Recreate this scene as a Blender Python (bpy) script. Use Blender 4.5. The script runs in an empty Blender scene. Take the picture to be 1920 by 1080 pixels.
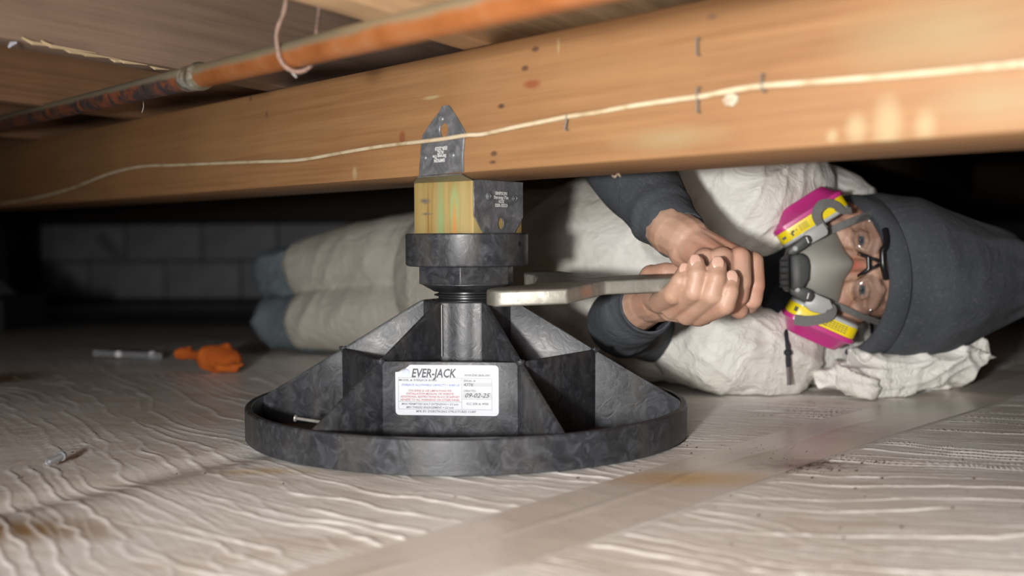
import bpy, bmesh, math, random
import numpy as np
from mathutils import Vector, Matrix
random.seed(4); np.random.seed(4)
scn = bpy.context.scene
C = scn.collection
# ------------------------------------------------------------------ camera
F = 2010.0; CZ = 0.213; PITCH = math.atan(98/F); ROLL = -0.0047
fwd = Vector((0, math.cos(PITCH), -math.sin(PITCH)))
r0 = Vector((1, 0, 0)); u0 = r0.cross(fwd); d0 = -u0
cr, sr = math.cos(ROLL), math.sin(ROLL)
RX = cr*r0 - sr*d0; DN = sr*r0 + cr*d0
CAM = Vector((0, 0, CZ))
cam = bpy.data.cameras.new('camera'); camo = bpy.data.objects.new('camera', cam); C.objects.link(camo)
m3 = Matrix((RX, -DN, -fwd)).transposed()
camo.matrix_world = Matrix.Translation(CAM) @ m3.to_4x4()
cam.sensor_width = 36; cam.lens = 36*F/1920; cam.clip_start = .02; cam.clip_end = 60
cam.dof.use_dof = True; cam.dof.focus_distance = 1.13; cam.dof.aperture_fstop = 3.2
scn.camera = camo
# ------------------------------------------------------------------ world, lamps, exposure
w = bpy.data.worlds.new('world'); scn.world = w; w.use_nodes = True
w.node_tree.nodes['Background'].inputs[0].default_value = (.55, .65, .85, 1)
w.node_tree.nodes['Background'].inputs[1].default_value = .03
def lamp(name, loc, target, energy, size, col, spot=None):
    l = bpy.data.lights.new(name, 'SPOT' if spot else 'AREA'); l.energy = energy; l.color = col
    if spot: l.spot_size = spot; l.spot_blend = 1.0; l.shadow_soft_size = size
    else: l.shape = 'DISK'; l.size = size
    o = bpy.data.objects.new(name, l); C.objects.link(o); o.location = loc
    o.rotation_euler = (Vector(target)-Vector(loc)).to_track_quat('-Z', 'Y').to_euler(); return o
lamp('work_light', (-.27, -.20, .205), (.56, 1.15, .12), 70, .035, (1, .98, .95), math.radians(128))
lamp('fill_light', (-.26, -.40, .34), (.10, .85, .0), 3.4, .22, (1, .98, .96))  # added soft lamp beside the work light, only to brighten the floor
scn.view_settings.view_transform = 'Standard'; scn.view_settings.look = 'None'
scn.view_settings.gamma = 1; scn.view_settings.use_curve_mapping = False
scn.view_settings.exposure = 0.35
# ------------------------------------------------------------------ pixel helpers (only to find real positions)
def ray(px, py): return fwd + RX*((px-960)/F) + DN*((py-540)/F)
def U(px, py, d):
    r = ray(px, py); return CAM + r*(d/r.y)
def Uz(px, py, z):
    r = ray(px, py); return CAM + r*((z-CZ)/r.z)
def Uplane(px, py, o, n):
    r = ray(px, py); return CAM + r*((o-CAM).dot(n)/r.dot(n))
# ------------------------------------------------------------------ noise
def _h(i, j, k):
    n = (i*374761393 + j*668265263 + k*2147483647*3) & 0xffffffff
    n = ((n ^ (n >> 13))*1274126177) & 0xffffffff
    return ((n ^ (n >> 16)) & 0xffff)/65535.0
def noise(x, y, z=0.0):
    x, y = np.asarray(x, float), np.asarray(y, float); z = np.zeros_like(x)+z
    xi, yi, zi = [np.floor(a).astype(np.int64) for a in (x, y, z)]
    fx, fy, fz = x-xi, y-yi, z-zi
    fx, fy, fz = [a*a*a*(a*(a*6-15)+10) for a in (fx, fy, fz)]
    r = 0
    for a in (0, 1):
        for b in (0, 1):
            for c in (0, 1):
                r = r + _h(xi+a, yi+b, zi+c)*(fx if a else 1-fx)*(fy if b else 1-fy)*(fz if c else 1-fz)
    return r
def ridge(n, p=3.0): return (1-np.abs(2*n-1))**p
# ------------------------------------------------------------------ mesh helpers
def tomesh(name, V, Fc):
    m = bpy.data.meshes.new(name); m.from_pydata([tuple(v) for v in V], [], Fc); m.update(); return m
def put(name, me, mat, parent=None, smooth=False, loc=None, rot=None):
    o = bpy.data.objects.new(name, me); C.objects.link(o)
    if mat is not None:
        me.materials.clear(); me.materials.append(mat)
    if smooth: me.polygons.foreach_set('use_smooth', [True]*len(me.polygons))
    if smooth == 'auto':
        try: me.set_sharp_from_angle(angle=math.radians(35))
        except Exception: pass
    if parent: o.parent = parent
    if loc is not None: o.location = loc
    if rot is not None: o.rotation_euler = rot
    return o
def tag(o, label=None, cat=None, group=None, kind=None):
    if label: o['label'] = label
    if cat: o['category'] = cat
    if group: o['group'] = group
    if kind: o['kind'] = kind
    return o
def empty(name, loc, rz=0):
    o = bpy.data.objects.new(name, None); C.objects.link(o); o.location = loc; o.rotation_euler = (0, 0, rz)
    o.empty_display_size = .02; return o
class MB:
    def __init__(s): s.v = []; s.f = []
    def add(s, V, Fc):
        b = len(s.v); s.v += [Vector(v) for v in V]; s.f += [[i+b for i in f] for f in Fc]; return s
    def box(s, c, h, M=None):
        V = [Vector((c[0]+sx*h[0], c[1]+sy*h[1], c[2]+sz*h[2])) for sx in (-1, 1) for sy in (-1, 1) for sz in (-1, 1)]
        if M is not None: V = [M @ v for v in V]
        return s.add(V, [(0, 1, 3, 2), (4, 6, 7, 5), (0, 4, 5, 1), (2, 3, 7, 6), (0, 2, 6, 4), (1, 5, 7, 3)])
    def loft(s, loops, cap0=True, cap1=True, closed=False):
        n = len(loops[0]); V = [p for l in loops for p in l]; Fc = []
        L = len(loops)
        for i in range(L if closed else L-1):
            a, b = i*n, ((i+1) % L)*n
            for k in range(n): Fc.append((a+k, a+(k+1) % n, b+(k+1) % n, b+k))
        if cap0 and not closed: Fc.append(tuple(reversed(range(n))))
        if cap1 and not closed: Fc.append(tuple((L-1)*n+k for k in range(n)))
        return s.add(V, Fc)
    def tube(s, pts, rad, n=10, cap=True, flat=None):
        pts = [Vector(p) for p in pts]; L = len(pts)
        if not hasattr(rad, '__len__'): rad = [rad]*L
        t0 = (pts[1]-pts[0]).normalized(); a = t0.orthogonal().normalized()
        if flat is not None: a = (Vector(flat) - t0*Vector(flat).dot(t0)).normalized()
        loops = []
        for i, p in enumerate(pts):
            t = (pts[min(i+1, L-1)]-pts[max(i-1, 0)]).normalized()
            a = (a-t*a.dot(t)).normalized(); b = t.cross(a)
            ra = rad[i] if not isinstance(rad[i], tuple) else rad[i][0]
            rb = rad[i] if not isinstance(rad[i], tuple) else rad[i][1]
            loops.append([p + a*ra*math.cos(2*math.pi*k/n) + b*rb*math.sin(2*math.pi*k/n) for k in range(n)])
        return s.loft(loops, cap, cap)
    def lathe(s, prof, n=48, c=(0, 0, 0), ax=None, closed=False):
        c = Vector(c); M = Vector((0, 0, 1)).rotation_difference(Vector(ax)).to_matrix() if ax is not None else Matrix.Identity(3)
        loops = [[c + M @ Vector((r*math.cos(2*math.pi*k/n), r*math.sin(2*math.pi*k/n), z)) for k in range(n)] for r, z in prof]
        return s.loft(loops, True, True, closed)
    def capsule(s, p0, a, p1, b, n=14):
        p0, p1 = Vector(p0), Vector(p1); t = (p1-p0)
        if t.length < 1e-6: t = Vector((0, 0, 1e-5))
        t.normalize(); loops = []; x = t.orthogonal().normalized(); y = t.cross(x); q = 5
        for p, r, sg in ((p0, a, -1), (p1, b, 1)):
            for i in range(q):
                th = (i+.5 if sg > 0 and False else i)/q*math.pi/2
                th = (math.pi/2-th)*.96 if sg < 0 else th*1.0+(0)
                if sg > 0: th = (i+0)/(q-1)*math.pi/2*.96
                rr = r*math.cos(th); hh = sg*r*math.sin(th)
                loops.append([p + t*hh + x*rr*math.cos(2*math.pi*k/n) + y*rr*math.sin(2*math.pi*k/n) for k in range(n)])
        return s.loft(loops)
    def chain(s, pts, n=14):
        for (p, r), (q, t) in zip(pts[:-1], pts[1:]): s.capsule(p, r, q, t, n)
        return s
    def ell(s, c, rx, ry, rz, M=None, n=16):
        c = Vector(c); V = []; loops = []
        for i in range(n//2-1):
            th = math.pi*(i+1)/(n//2)
            loops.append([])
            for k in range(n):
                v = Vector((rx*math.sin(th)*math.cos(2*math.pi*k/n), ry*math.sin(th)*math.sin(2*math.pi*k/n), -rz*math.cos(th)))
                loops[-1].append(c + (M @ v if M is not None else v))
        return s.loft(loops)
    def mesh(s, name='m', recalc=True):
        me = tomesh(name, s.v, s.f)
        if recalc:
            bm = bmesh.new(); bm.from_mesh(me); bmesh.ops.recalc_face_normals(bm, faces=bm.faces); bm.to_mesh(me); bm.free()
        return me
def evalmods(me, mods):
    o = bpy.data.objects.new('tmp', me); C.objects.link(o)
    for ty, kw in mods:
        md = o.modifiers.new(ty, ty)
        for k, v in kw.items(): setattr(md, k, v)
    bpy.context.view_layer.update()
    dg = bpy.context.evaluated_depsgraph_get()
    r = bpy.data.meshes.new_from_object(o.evaluated_get(dg)); bpy.data.objects.remove(o); return r
def blob(mb, voxel, it=4): return evalmods(mb.mesh('b'), [('REMESH', dict(mode='VOXEL', voxel_size=voxel)), ('SMOOTH', dict(factor=.5, iterations=it))])
def bevel(me, w, seg=2, ang=30): return evalmods(me, [('BEVEL', dict(width=w, segments=seg, limit_method='ANGLE', angle_limit=math.radians(ang)))])
def getco(me):
    a = np.empty(len(me.vertices)*3, np.float32); me.vertices.foreach_get('co', a); return a.reshape(-1, 3).astype(float)
def getno(me):
    a = np.empty(len(me.vertices)*3, np.float32); me.vertices.foreach_get('normal', a); return a.reshape(-1, 3).astype(float)
def setco(me, c): me.vertices.foreach_set('co', c.astype(np.float32).ravel()); me.update()
def joinmesh(ms):
    V = []; Fc = []
    for me in ms:
        b = len(V); V += [tuple(v.co) for v in me.vertices]; Fc += [[i+b for i in p.vertices] for p in me.polygons]
    return tomesh('j', V, Fc)
def plate(outline, holes, th, M):
    """flat sheet with holes: outline in 2D, thickness th centred, placed by 4x4 matrix"""
    cu = bpy.data.curves.new('c', 'CURVE'); cu.dimensions = '2D'; cu.fill_mode = 'BOTH'; cu.extrude = th/2
    for pl in [outline]+holes:
        sp = cu.splines.new('POLY'); sp.points.add(len(pl)-1); sp.use_cyclic_u = True
        for p, q in zip(sp.points, pl): p.co = (q[0], q[1], 0, 1)
    o = bpy.data.objects.new('c', cu); C.objects.link(o); bpy.context.view_layer.update()
    me = bpy.data.meshes.new_from_object(o.evaluated_get(bpy.context.evaluated_depsgraph_get()))
    bpy.data.objects.remove(o)
    bm = bmesh.new(); bm.from_mesh(me); bmesh.ops.remove_doubles(bm, verts=bm.verts, dist=1e-6); bm.transform(M)
    bmesh.ops.recalc_face_normals(bm, faces=bm.faces); bm.to_mesh(me); bm.free(); return me
def textmesh(s, size, M, align='LEFT', shear=0, off=0, sx=1, rot=0, ext=.00004):
    cu = bpy.data.curves.new('t', 'FONT'); cu.body = s; cu.size = size; cu.align_x = align; cu.align_y = 'CENTER'
    cu.shear = shear; cu.offset = off; cu.extrude = ext; cu.resolution_u = 2
    o = bpy.data.objects.new('t', cu); C.objects.link(o); bpy.context.view_layer.update()
    me = bpy.data.meshes.new_from_object(o.evaluated_get(bpy.context.evaluated_depsgraph_get())); bpy.data.objects.remove(o)
    me.transform(M @ Matrix.Rotation(rot, 4, 'Z') @ Matrix.Diagonal((sx, 1, 1, 1))); return me
def ellipse(cx, cy, rx, ry, n=20, tilt=0):
    return [(cx+rx*math.cos(a)*math.cos(tilt)-ry*math.sin(a)*math.sin(tilt), cy+rx*math.cos(a)*math.sin(tilt)+ry*math.sin(a)*math.cos(tilt)) for a in [2*math.pi*k/n for k in range(n)]]
# ------------------------------------------------------------------ materials
class NT:
    def __init__(s, name, rough=.6, metal=0):
        s.m = bpy.data.materials.new(name); s.m.use_nodes = True; s.t = s.m.node_tree; s.b = s.t.nodes['Principled BSDF']
        s.b.inputs['Roughness'].default_value = rough; s.b.inputs['Metallic'].default_value = metal
        s.co = s.t.nodes.new('ShaderNodeTexCoord')
    def n(s, ty, **kw):
        d = s.t.nodes.new(ty)
        for k, v in kw.items():
            if k.startswith('i_'):
                k = k[2:]; k = int(k) if k.isdigit() else k.replace('_', ' ')
                if hasattr(v, 'links'): s.t.links.new(v, d.inputs[k])
                else: d.inputs[k].default_value = v
            else: setattr(d, k, v)
        return d
    def map(s, scale=(1, 1, 1), rot=(0, 0, 0), loc=(0, 0, 0), src=None):
        return s.n('ShaderNodeMapping', i_Vector=src or s.co.outputs['Object'], i_Scale=scale, i_Rotation=rot, i_Location=loc).outputs[0]
    def noise(s, vec, scale=1, detail=4, rough=.55, dist=0):
        return s.n('ShaderNodeTexNoise', i_Vector=vec, i_Scale=scale, i_Detail=detail, i_Roughness=rough, i_Distortion=dist).outputs[0]
    def ramp(s, fac, stops):
        r = s.n('ShaderNodeValToRGB', i_Fac=fac); e = r.color_ramp.elements
        while len(e) > 1: e.remove(e[-1])
        e[0].position = stops[0][0]; e[0].color = (*stops[0][1], 1) if len(stops[0][1]) == 3 else stops[0][1]
        for p, c in stops[1:]:
            x = e.new(p); x.color = (*c, 1)
        return r.outputs[0]
    def mix(s, fac, a, b, mode='MIX'):
        d = s.n('ShaderNodeMix', data_type='RGBA', blend_type=mode)
        for k, v in ((0, fac), (6, a), (7, b)):
            if hasattr(v, 'links'): s.t.links.new(v, d.inputs[k])
            else: d.inputs[k].default_value = (*v, 1) if isinstance(v, tuple) and len(v) == 3 else v
        return d.outputs[2]
    def math(s, op, a, b=0.0, c=0.0):
        d = s.n('ShaderNodeMath', operation=op)
        for k, v in ((0, a), (1, b), (2, c)):
            if hasattr(v, 'links'): s.t.links.new(v, d.inputs[k])
            else: d.inputs[k].default_value = v
        return d.outputs[0]
    def col(s, c):
        if hasattr(c, 'links'): s.t.links.new(c, s.b.inputs['Base Color'])
        else: s.b.inputs['Base Color'].default_value = (*c, 1)
    def rough(s, c): s.t.links.new(c, s.b.inputs['Roughness'])
    def bump(s, h, dist=.001, st=1.0):
        b = s.n('ShaderNodeBump', i_Height=h, i_Distance=dist, i_Strength=st); s.t.links.new(b.outputs[0], s.b.inputs['Normal'])
    def stain(s, base, c, r, color, soft=.5, src=None, wob=.25, k=30):
        """elliptical mark at local position c with radii r"""
        v = s.n('ShaderNodeVectorMath', operation='SUBTRACT', i_0=src or s.co.outputs['Object'], i_1=c).outputs[0]
        v = s.n('ShaderNodeVectorMath', operation='DIVIDE', i_0=v, i_1=r).outputs[0]
        l = s.n('ShaderNodeVectorMath', operation='LENGTH', i_0=v).outputs['Value']
        nn = s.noise(s.co.outputs['Object'], k, 3)
        l = s.math('ADD', l, s.math('MULTIPLY', s.math('SUBTRACT', nn, .5), wob*2))
        f = s.n('ShaderNodeMapRange', i_Value=l, i_1=1-soft, i_2=1.0, i_3=1.0, i_4=0.0).outputs[0]
        return s.mix(f, base, color)
def plain(name, c, rough=.5, metal=0, nz=0, k=40):
    t = NT(name, rough, metal)
    if nz:
        n = t.noise(t.map(), k, 5); t.col(t.ramp(n, [(.25, tuple(x*(1-nz) for x in c)), (.75, tuple(min(1, x*(1+nz)) for x in c))]))
    else: t.col(c)
    return t.m
def plastic_mat():
    t = NT('black_moulded_plastic', .36)
    w_ = t.noise(t.map(), 18, 3, .5)
    v = t.n('ShaderNodeVectorMath', operation='ADD', i_0=t.map(), i_1=t.n('ShaderNodeVectorMath', operation='SCALE', i_0=t.n('ShaderNodeTexNoise', i_Vector=t.map(), i_Scale=25, i_Detail=2).outputs['Color'], i_Scale=.05).outputs[0]).outputs[0]
    n = t.noise(v, 75, 7, .66, .9)
    c = t.ramp(n, [(.3, (.015, .016, .019)), (.5, (.030, .032, .038)), (.66, (.062, .067, .078)), (.8, (.115, .12, .13))])
    d = t.noise(t.map((30, 30, 6)), 1.2, 5, .6)
    c = t.mix(t.ramp(d, [(.48, (0, 0, 0)), (.8, (.6, .6, .6))]), c, (.10, .092, .078))
    t.col(c); t.rough(t.ramp(n, [(.3, (.34, .34, .34)), (.8, (.55, .55, .55))]))
    t.bump(t.noise(v, 90, 4, .6, 1.0), .0005, .6); return t.m
def wood_mat(name, c0, c1, c2, along=0, knots=(), rough=.62, stains=(), k=1.0):
    t = NT(name, rough)
    sc = [22*k, 22*k, 22*k]; sc[along] = 1.5*k
    v = t.map(tuple(sc))
    n = t.noise(v, 1.6, 6, .6, .6)
    c = t.ramp(n, [(.28, c0), (.5, c1), (.74, c2)])
    sf = [160, 160, 160]; sf[along] = 4
    fgr = t.noise(t.map(tuple(sf)), 1.0, 3, .6)
    c = t.mix(.35, c, t.ramp(fgr, [(.35, tuple(x*.62 for x in c1)), (.65, tuple(min(1, x*1.15) for x in c2))]))
    big = t.noise(t.map((1, 1, 1)), 4, 4, .6)
    c = t.mix(t.ramp(big, [(.35, (.0, .0, .0)), (.8, (.55, .55, .55))]), c, tuple(min(1, x*1.2) for x in c2))
    for (p, r, kc, so) in knots: c = t.stain(c, p, r, kc, so, k=60)
    for (p, r, kc, so) in stains: c = t.stain(c, p, r, kc, so)
    t.col(c); t.bump(t.math('ADD', fgr, t.noise(t.map(), 160, 3)), .0006, .45); return t.m
# ---- beam frame
bdir = Vector((-.663, .749, 0)).normalized(); bn = Vector((-.749, -.663, 0)).normalized()
BZ0 = .272; BZ1 = .386; BT = .138
BO = Uplane(960, 400, Vector((0, .959, .272)), bn); BO.z = 0
BO = Vector((0, .959, 0))
BM = Matrix.Translation(BO) @ Matrix(((bdir.x, 0, bn.x, 0), (bdir.y, 0, bn.y, 0), (0, 1, 0, 0), (0, 0, 0, 1)))  # local x along, y up, z outwards
BMi = BM.inverted()
def Bp(px, py, off=0.0):
    p = Uplane(px, py, BO + bn*off, bn); return BMi @ p
def Bw(px, py, off=0.0): return Uplane(px, py, BO+bn*off, bn)
# ------------------------------------------------------------------ floor
RANG = math.radians(-35.9)
tape_a, tape_b = Uz(1100, 955, 0), Uz(1690, 775, 0)
tdir = (tape_b-tape_a).normalized(); tnor = Vector((-tdir.y, tdir.x, 0)); THW = .052
def floor_h(X, Y, fine=True):
    X = np.asarray(X, float); Y = np.asarray(Y, float)
    far = np.clip((Y-2.25)/3.4, 0, 1); h = -.13*far*far*(3-2*far)
    # gentle swells of the sheet
    sw = (noise(X*2.2+3, Y*2.2)-.5)*.010 + (noise(X*5+9, Y*5)-.5)*.004
    near_jack = np.exp(-(((X+.05)**2+(Y-1.18)**2)/.40**2)**2)
    fade = np.clip((Y-.35)/.3, 0, 1)
    h = h + sw*(1-near_jack)*fade - .002
    # crease on the left
    a, b = Uz(0, 940, 0), Uz(470, 845, 0); t = (b-a).normalized()
    u = (X-a.x)*t.x+(Y-a.y)*t.y; v = -(X-a.x)*t.y+(Y-a.y)*t.x
    m = np.clip((.42-u)/.15, 0, 1)*np.clip((u+.8)/.2, 0, 1)
    h = h - .0045*np.exp(-(v/.030)**2)*m + .003*np.exp(-((v+.07)/.05)**2)*m*(1-near_jack)
    if fine:
        R = 0
        wR = np.clip((X-.05)/.25, 0, 1); wL = np.clip((-.12-X)/.25, 0, 1); wM = 1-wR-wL
        for (dx, dy), ww, sd, dens in (((.55, -.83), wL, 3.1, 1.1), ((.79, -.61), wM, 7.7, 1.0), ((.95, -.31), wR, 1.3, 1.25)):
            l = math.hypot(dx, dy); dx /= l; dy /= l
            uu = X*dx+Y*dy; vv = -X*dy+Y*dx
            ph = vv*dens/.0195 + 3.8*noise(uu*4.0+sd, vv*8) + .85*noise(uu*20+sd, vv*22) + .22*noise(uu*55, vv*50)
            kk = np.floor(ph+.5)
            am = np.clip(noise(uu*(8 if dx < .9 else 4)+kk*3.71, kk*1.37+sd)*2.8-.9, 0, 1)
            r1 = (.5+.5*np.cos(2*np.pi*ph))**12
            ph2 = vv*dens/.0078 + 2.2*noise(uu*9+sd, vv*22, 5) + .4*noise(uu*50, vv*60, 3)
            k2 = np.floor(ph2+.5)
            r2 = (.5+.5*np.cos(2*np.pi*ph2))**6*np.clip(noise(uu*9+k2*2.9, k2*1.7)*2.2-.7, 0, 1)
            R = R + ww*(r1*.0014*am + r2*.00060)
        tu = np.abs((X-tape_a.x)*tnor.x+(Y-tape_a.y)*tnor.y)
        td = np.clip((tu-THW)/.006, 0, 1)
        R = R*td*np.clip((3.2-Y)/1.2, 0, 1); h = h + R
        if fine == 2: return R
    return h
def grid_mesh(ss, ds, fn, fan=True):
    D, S = np.meshgrid(ds, ss, indexing='ij'); X = S*D if fan else S; Y = D
    Z = fn(X, Y); n, m = X.shape
    V = np.stack([X, Y, Z], -1).reshape(-1, 3).astype(np.float32)
    i = (np.arange(n-1)[:, None]*m + np.arange(m-1)[None]).ravel()
    Q = np.stack([i, i+1, i+m+1, i+m], 1).astype(np.int32)
    me = bpy.data.meshes.new('g'); me.vertices.add(len(V)); me.vertices.foreach_set('co', V.ravel())
    me.loops.add(Q.size); me.loops.foreach_set('vertex_index', Q.ravel())
    me.polygons.add(len(Q)); me.polygons.foreach_set('loop_start', np.arange(0, Q.size, 4, dtype=np.int32)); me.update(calc_edges=True); me.validate(); return me
t = NT('white_reinforced_plastic_sheet', .38)
wpos = t.co.outputs['Object']
big = t.noise(t.map((1, 1, 1)), 3.2, 5, .6, .4)
c = t.ramp(big, [(.3, (.66, .585, .51)), (.48, (.82, .785, .74)), (.66, (.93, .92, .90))])
st = t.noise(t.map((2.2, 9, 1), rot=(0, 0, .62)), 3, 5, .65, .5)
c = t.mix(t.ramp(st, [(.5, (0, 0, 0)), (.75, (.6, .6, .6))]), c, (.52, .40, .29))
sp = t.noise(t.map(), 210, 2, .5)
c = t.mix(t.ramp(sp, [(.76, (0, 0, 0)), (.80, (.7, .7, .7))]), c, (.16, .11, .08))
q = Uz(1520, 868, 0)
c = t.stain(c, (q.x, q.y, 0), (.05, .028, .1), (.20, .14, .10), .9, wob=.9, k=90)
q = Uz(30, 985, 0); c = t.stain(c, (q.x, q.y, 0), (.10, .05, .1), (.30, .19, .10), .8)
q = Uz(5, 705, 0); c = t.stain(c, (q.x, q.y, 0), (.08, .10, .1), (.28, .17, .07), .7)
q = Uz(500, 880, 0); c = t.stain(c, (q.x, q.y, 0), (.07, .02, .1), (.70, .55, .33), .9)
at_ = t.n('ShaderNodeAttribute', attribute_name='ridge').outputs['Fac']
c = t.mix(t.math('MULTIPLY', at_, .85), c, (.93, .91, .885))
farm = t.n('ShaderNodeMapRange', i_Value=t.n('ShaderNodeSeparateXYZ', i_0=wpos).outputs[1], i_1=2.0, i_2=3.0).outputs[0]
c = t.mix(farm, c, (.16, .15, .15))  # far ground coloured dark, painting in its lack of light
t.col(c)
t.b.inputs['Specular IOR Level'].default_value = .45
t.bump(t.math('ADD', t.noise(t.map(), 420, 2), t.math('MULTIPLY', t.noise(t.map(), 60, 4), 2.0)), .0005, .55)
floor_m = t.m
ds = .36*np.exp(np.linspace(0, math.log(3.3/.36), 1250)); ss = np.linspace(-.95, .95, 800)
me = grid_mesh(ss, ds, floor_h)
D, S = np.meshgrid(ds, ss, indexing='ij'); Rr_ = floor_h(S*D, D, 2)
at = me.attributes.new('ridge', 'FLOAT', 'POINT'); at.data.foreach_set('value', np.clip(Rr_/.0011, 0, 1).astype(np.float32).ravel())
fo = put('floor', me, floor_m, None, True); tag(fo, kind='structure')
fo['label'] = 'crawl space ground under a wrinkled white plastic sheet'
def edgefn(X, Y): return floor_h(X, Y, False)-.001
ms = [grid_mesh(np.linspace(-6, 6, 120), np.linspace(3.28, 6.2, 60), lambda X, Y: floor_h(X, Y, False), False)]
ms.append(grid_mesh(np.linspace(-6, 6, 100), np.linspace(-1.6, .37, 30), lambda X, Y: edgefn(X, Y)-.001, False))
for sg in (-1, 1):
    ms.append(grid_mesh(np.linspace(.94, 1.0, 3)*sg, np.linspace(.36, 3.3, 60), edgefn))
    D, S = np.meshgrid(np.linspace(.36, 3.3, 60), np.linspace(0, 1, 30), indexing='ij')
    X = sg*(.945*D + (6-.945*D)*S); Z = edgefn(X, D)
    V = np.stack([X, D, Z], -1).reshape(-1, 3)
    ms.append(tomesh('s', V, [(i*30+j, i*30+j+1, (i+1)*30+j+1, (i+1)*30+j) for i in range(59) for j in range(29)]))
o = put('ground_sheet_surround', joinmesh(ms), floor_m, fo, True)
# seam tape strip lying on the sheet
L = (tape_b-tape_a).length
def tape_xy(S, D): return tape_a.x + tdir.x*D + tnor.x*S, tape_a.y + tdir.y*D + tnor.y*S
D, S = np.meshgrid(np.linspace(-.42, 1.1, 300), np.linspace(-THW+.002, THW-.002, 24), indexing='ij')
X, Y = tape_xy(S, D); Z = floor_h(X, Y, False)+.0012+.0005*np.clip(ridge(noise(D*30, S*8+4), 5)*noise(D*9, S*30), 0, 1)
Z = Z + .0005*(np.abs(S-.008-(noise(D*9, D*0)-.5)*.006) < .003)
me = tomesh('t', np.stack([X, Y, Z], -1).reshape(-1, 3), [(i*24+j, i*24+j+1, (i+1)*24+j+1, (i+1)*24+j) for i in range(299) for j in range(23)])
t = NT('dusty_seam_tape', .28)
c = t.ramp(t.noise(t.map(), 7, 4), [(.3, (.70, .62, .55)), (.7, (.79, .73, .67))])
q = Uz(1300, 895, 0); c = t.stain(c, (q.x, q.y, 0), (.085, .04, .1), (.66, .42, .17), .9, k=16)
q = Uz(1460, 920, 0); c = t.stain(c, (q.x, q.y, 0), (.03, .02, .1), (.70, .48, .24), .9)
q = Uz(1430, 860, 0); c = t.stain(c, (q.x, q.y, 0), (.06, .06, .1), (.46, .42, .34), .8, k=14)
q = Uz(1530, 800, 0); c = t.stain(c, (q.x, q.y, 0), (.09, .12, .1), (.56, .44, .42), .8, k=14)
q = Uz(1700, 757, 0); c = t.stain(c, (q.x, q.y, 0), (.14, .10, .1), (.55, .56, .45), .8, k=14)
q = Uz(1510, 872, 0); c = t.stain(c, (q.x, q.y, 0), (.06, .03, .1), (.22, .15, .11), .95, wob=.8, k=70)
sp = t.noise(t.map(), 190, 2, .5); c = t.mix(t.ramp(sp, [(.72, (0, 0, 0)), (.76, (.8, .8, .8))]), c, (.14, .10, .07))
t.col(c); t.bump(t.noise(t.map(), 130, 4), .0005, .5)
tag(put('seam_tape', me, t.m, None, True), 'wide beige seam tape strip crossing the white ground sheet with orange dust stain', 'tape')
# dirt crumbs, scattered
mb = MB()
cents = [(1430, 842, .035, 60), (1520, 868, .03, 90), (1380, 880, .06, 40), (1500, 960, .18, 30), (200, 850, .15, 8), (1700, 950, .15, 14)]
for px, py, sp_, n in cents:
    c0 = Uz(px, py, 0)
    for i in range(n):
        x = c0.x+random.gauss(0, sp_); y = c0.y+random.gauss(0, sp_*.6)
        if y < .45: continue
        r = random.uniform(.0003, .0017); z = float(floor_h(x, y))+r*.3
        R = Matrix.Rotation(random.random()*6, 3, 'Z')
        mb.add([Vector((x, y, z))+R @ Vector(v)*r for v in ((1.3, 0, 0), (-.2, 1, 0), (-1, -.1, 0), (.1, -.9, 0), (.1, .1, .8))], [(0, 1, 4), (1, 2, 4), (2, 3, 4), (3, 0, 4)])
tag(put('dirt_crumbs', mb.mesh(), plain('dirt', (.07, .045, .03), .9)), 'dark dirt crumbs scattered on the seam tape and sheet', 'dirt', kind='stuff')

# ------------------------------------------------------------------ timber overhead
def beamfix(p): return p
knots = []
for px, py, rx, ry, cc in ((997, 158, .014, .005, (.22, .07, .025)), (1004, 92, .006, .003, (.10, .05, .03)), (984, 128, .006, .003, (.10, .05, .03)), (940, 199, .006, .003, (.08, .04, .025)),
                           (926, 288, .006, .003, (.10, .05, .03)), (924, 304, .006, .002, (.10, .05, .03)), (754, 257, .007, .008, (.20, .07, .028)), (500, 215, .004, .006, (.16, .08, .04)), (1335, 32, .006, .003, (.16, .09, .05)), (888, 30, .006, .003, (.1, .05, .03)),
                           (470, 185, .004, .005, (.14, .07, .04)), (150, 285, .02, .006, (.24, .13, .07))):
    p = Bp(px, py); knots.append(((p.x, p.y, 0), (rx, ry, .02), cc, .6))
st = []
for px, py, rx, ry in ((1605, 240, .010, .012), (1665, 232, .013, .022), (1735, 235, .010, .013), (1560, 255, .006, .006), (808, 183, .018, .0025), (665, 325, .006, .008), (1047, 85, .002, .009)):
    p = Bp(px, py); st.append(((p.x, p.y, 0), (rx, ry, .02), (.33, .24, .125), .7))
for px, py, rx, ry in ((1760, 60, .085, .030), (1860, 190, .05, .016), (1250, 260, .07, .012)):
    p = Bp(px, py); st.append(((p.x, p.y, 0), (rx, ry, .02), (.265, .180, .088), .95))
bm_mat = wood_mat('fir_beam', (.205, .093, .034), (.252, .122, .047), (.285, .156, .068), 0, knots, stains=st)
def timber(name, x0, x1, y0, y1, z0, z1, M, mat, label, cat, parent=None, bev=.002, nx=1, **kw):
    mb = MB(); loops = []
    for i in range(nx+1):
        x = x0+(x1-x0)*i/nx; loops.append([(x, y0, z0), (x, y0, z1), (x, y1, z1), (x, y1, z0)])
    mb.loft(loops); me = bevel(mb.mesh(), bev, 2, 60)
    o = put(name, me, mat, parent, 'auto'); o.matrix_world = M
    if label: tag(o, label, cat, **kw)
    return o
timber('floor_beam', -1.2, 3.6, BZ0, BZ1, -BT, 0, BM, bm_mat, 'thick tan wooden floor beam running diagonally above the black jack', 'beam', nx=1)
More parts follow.
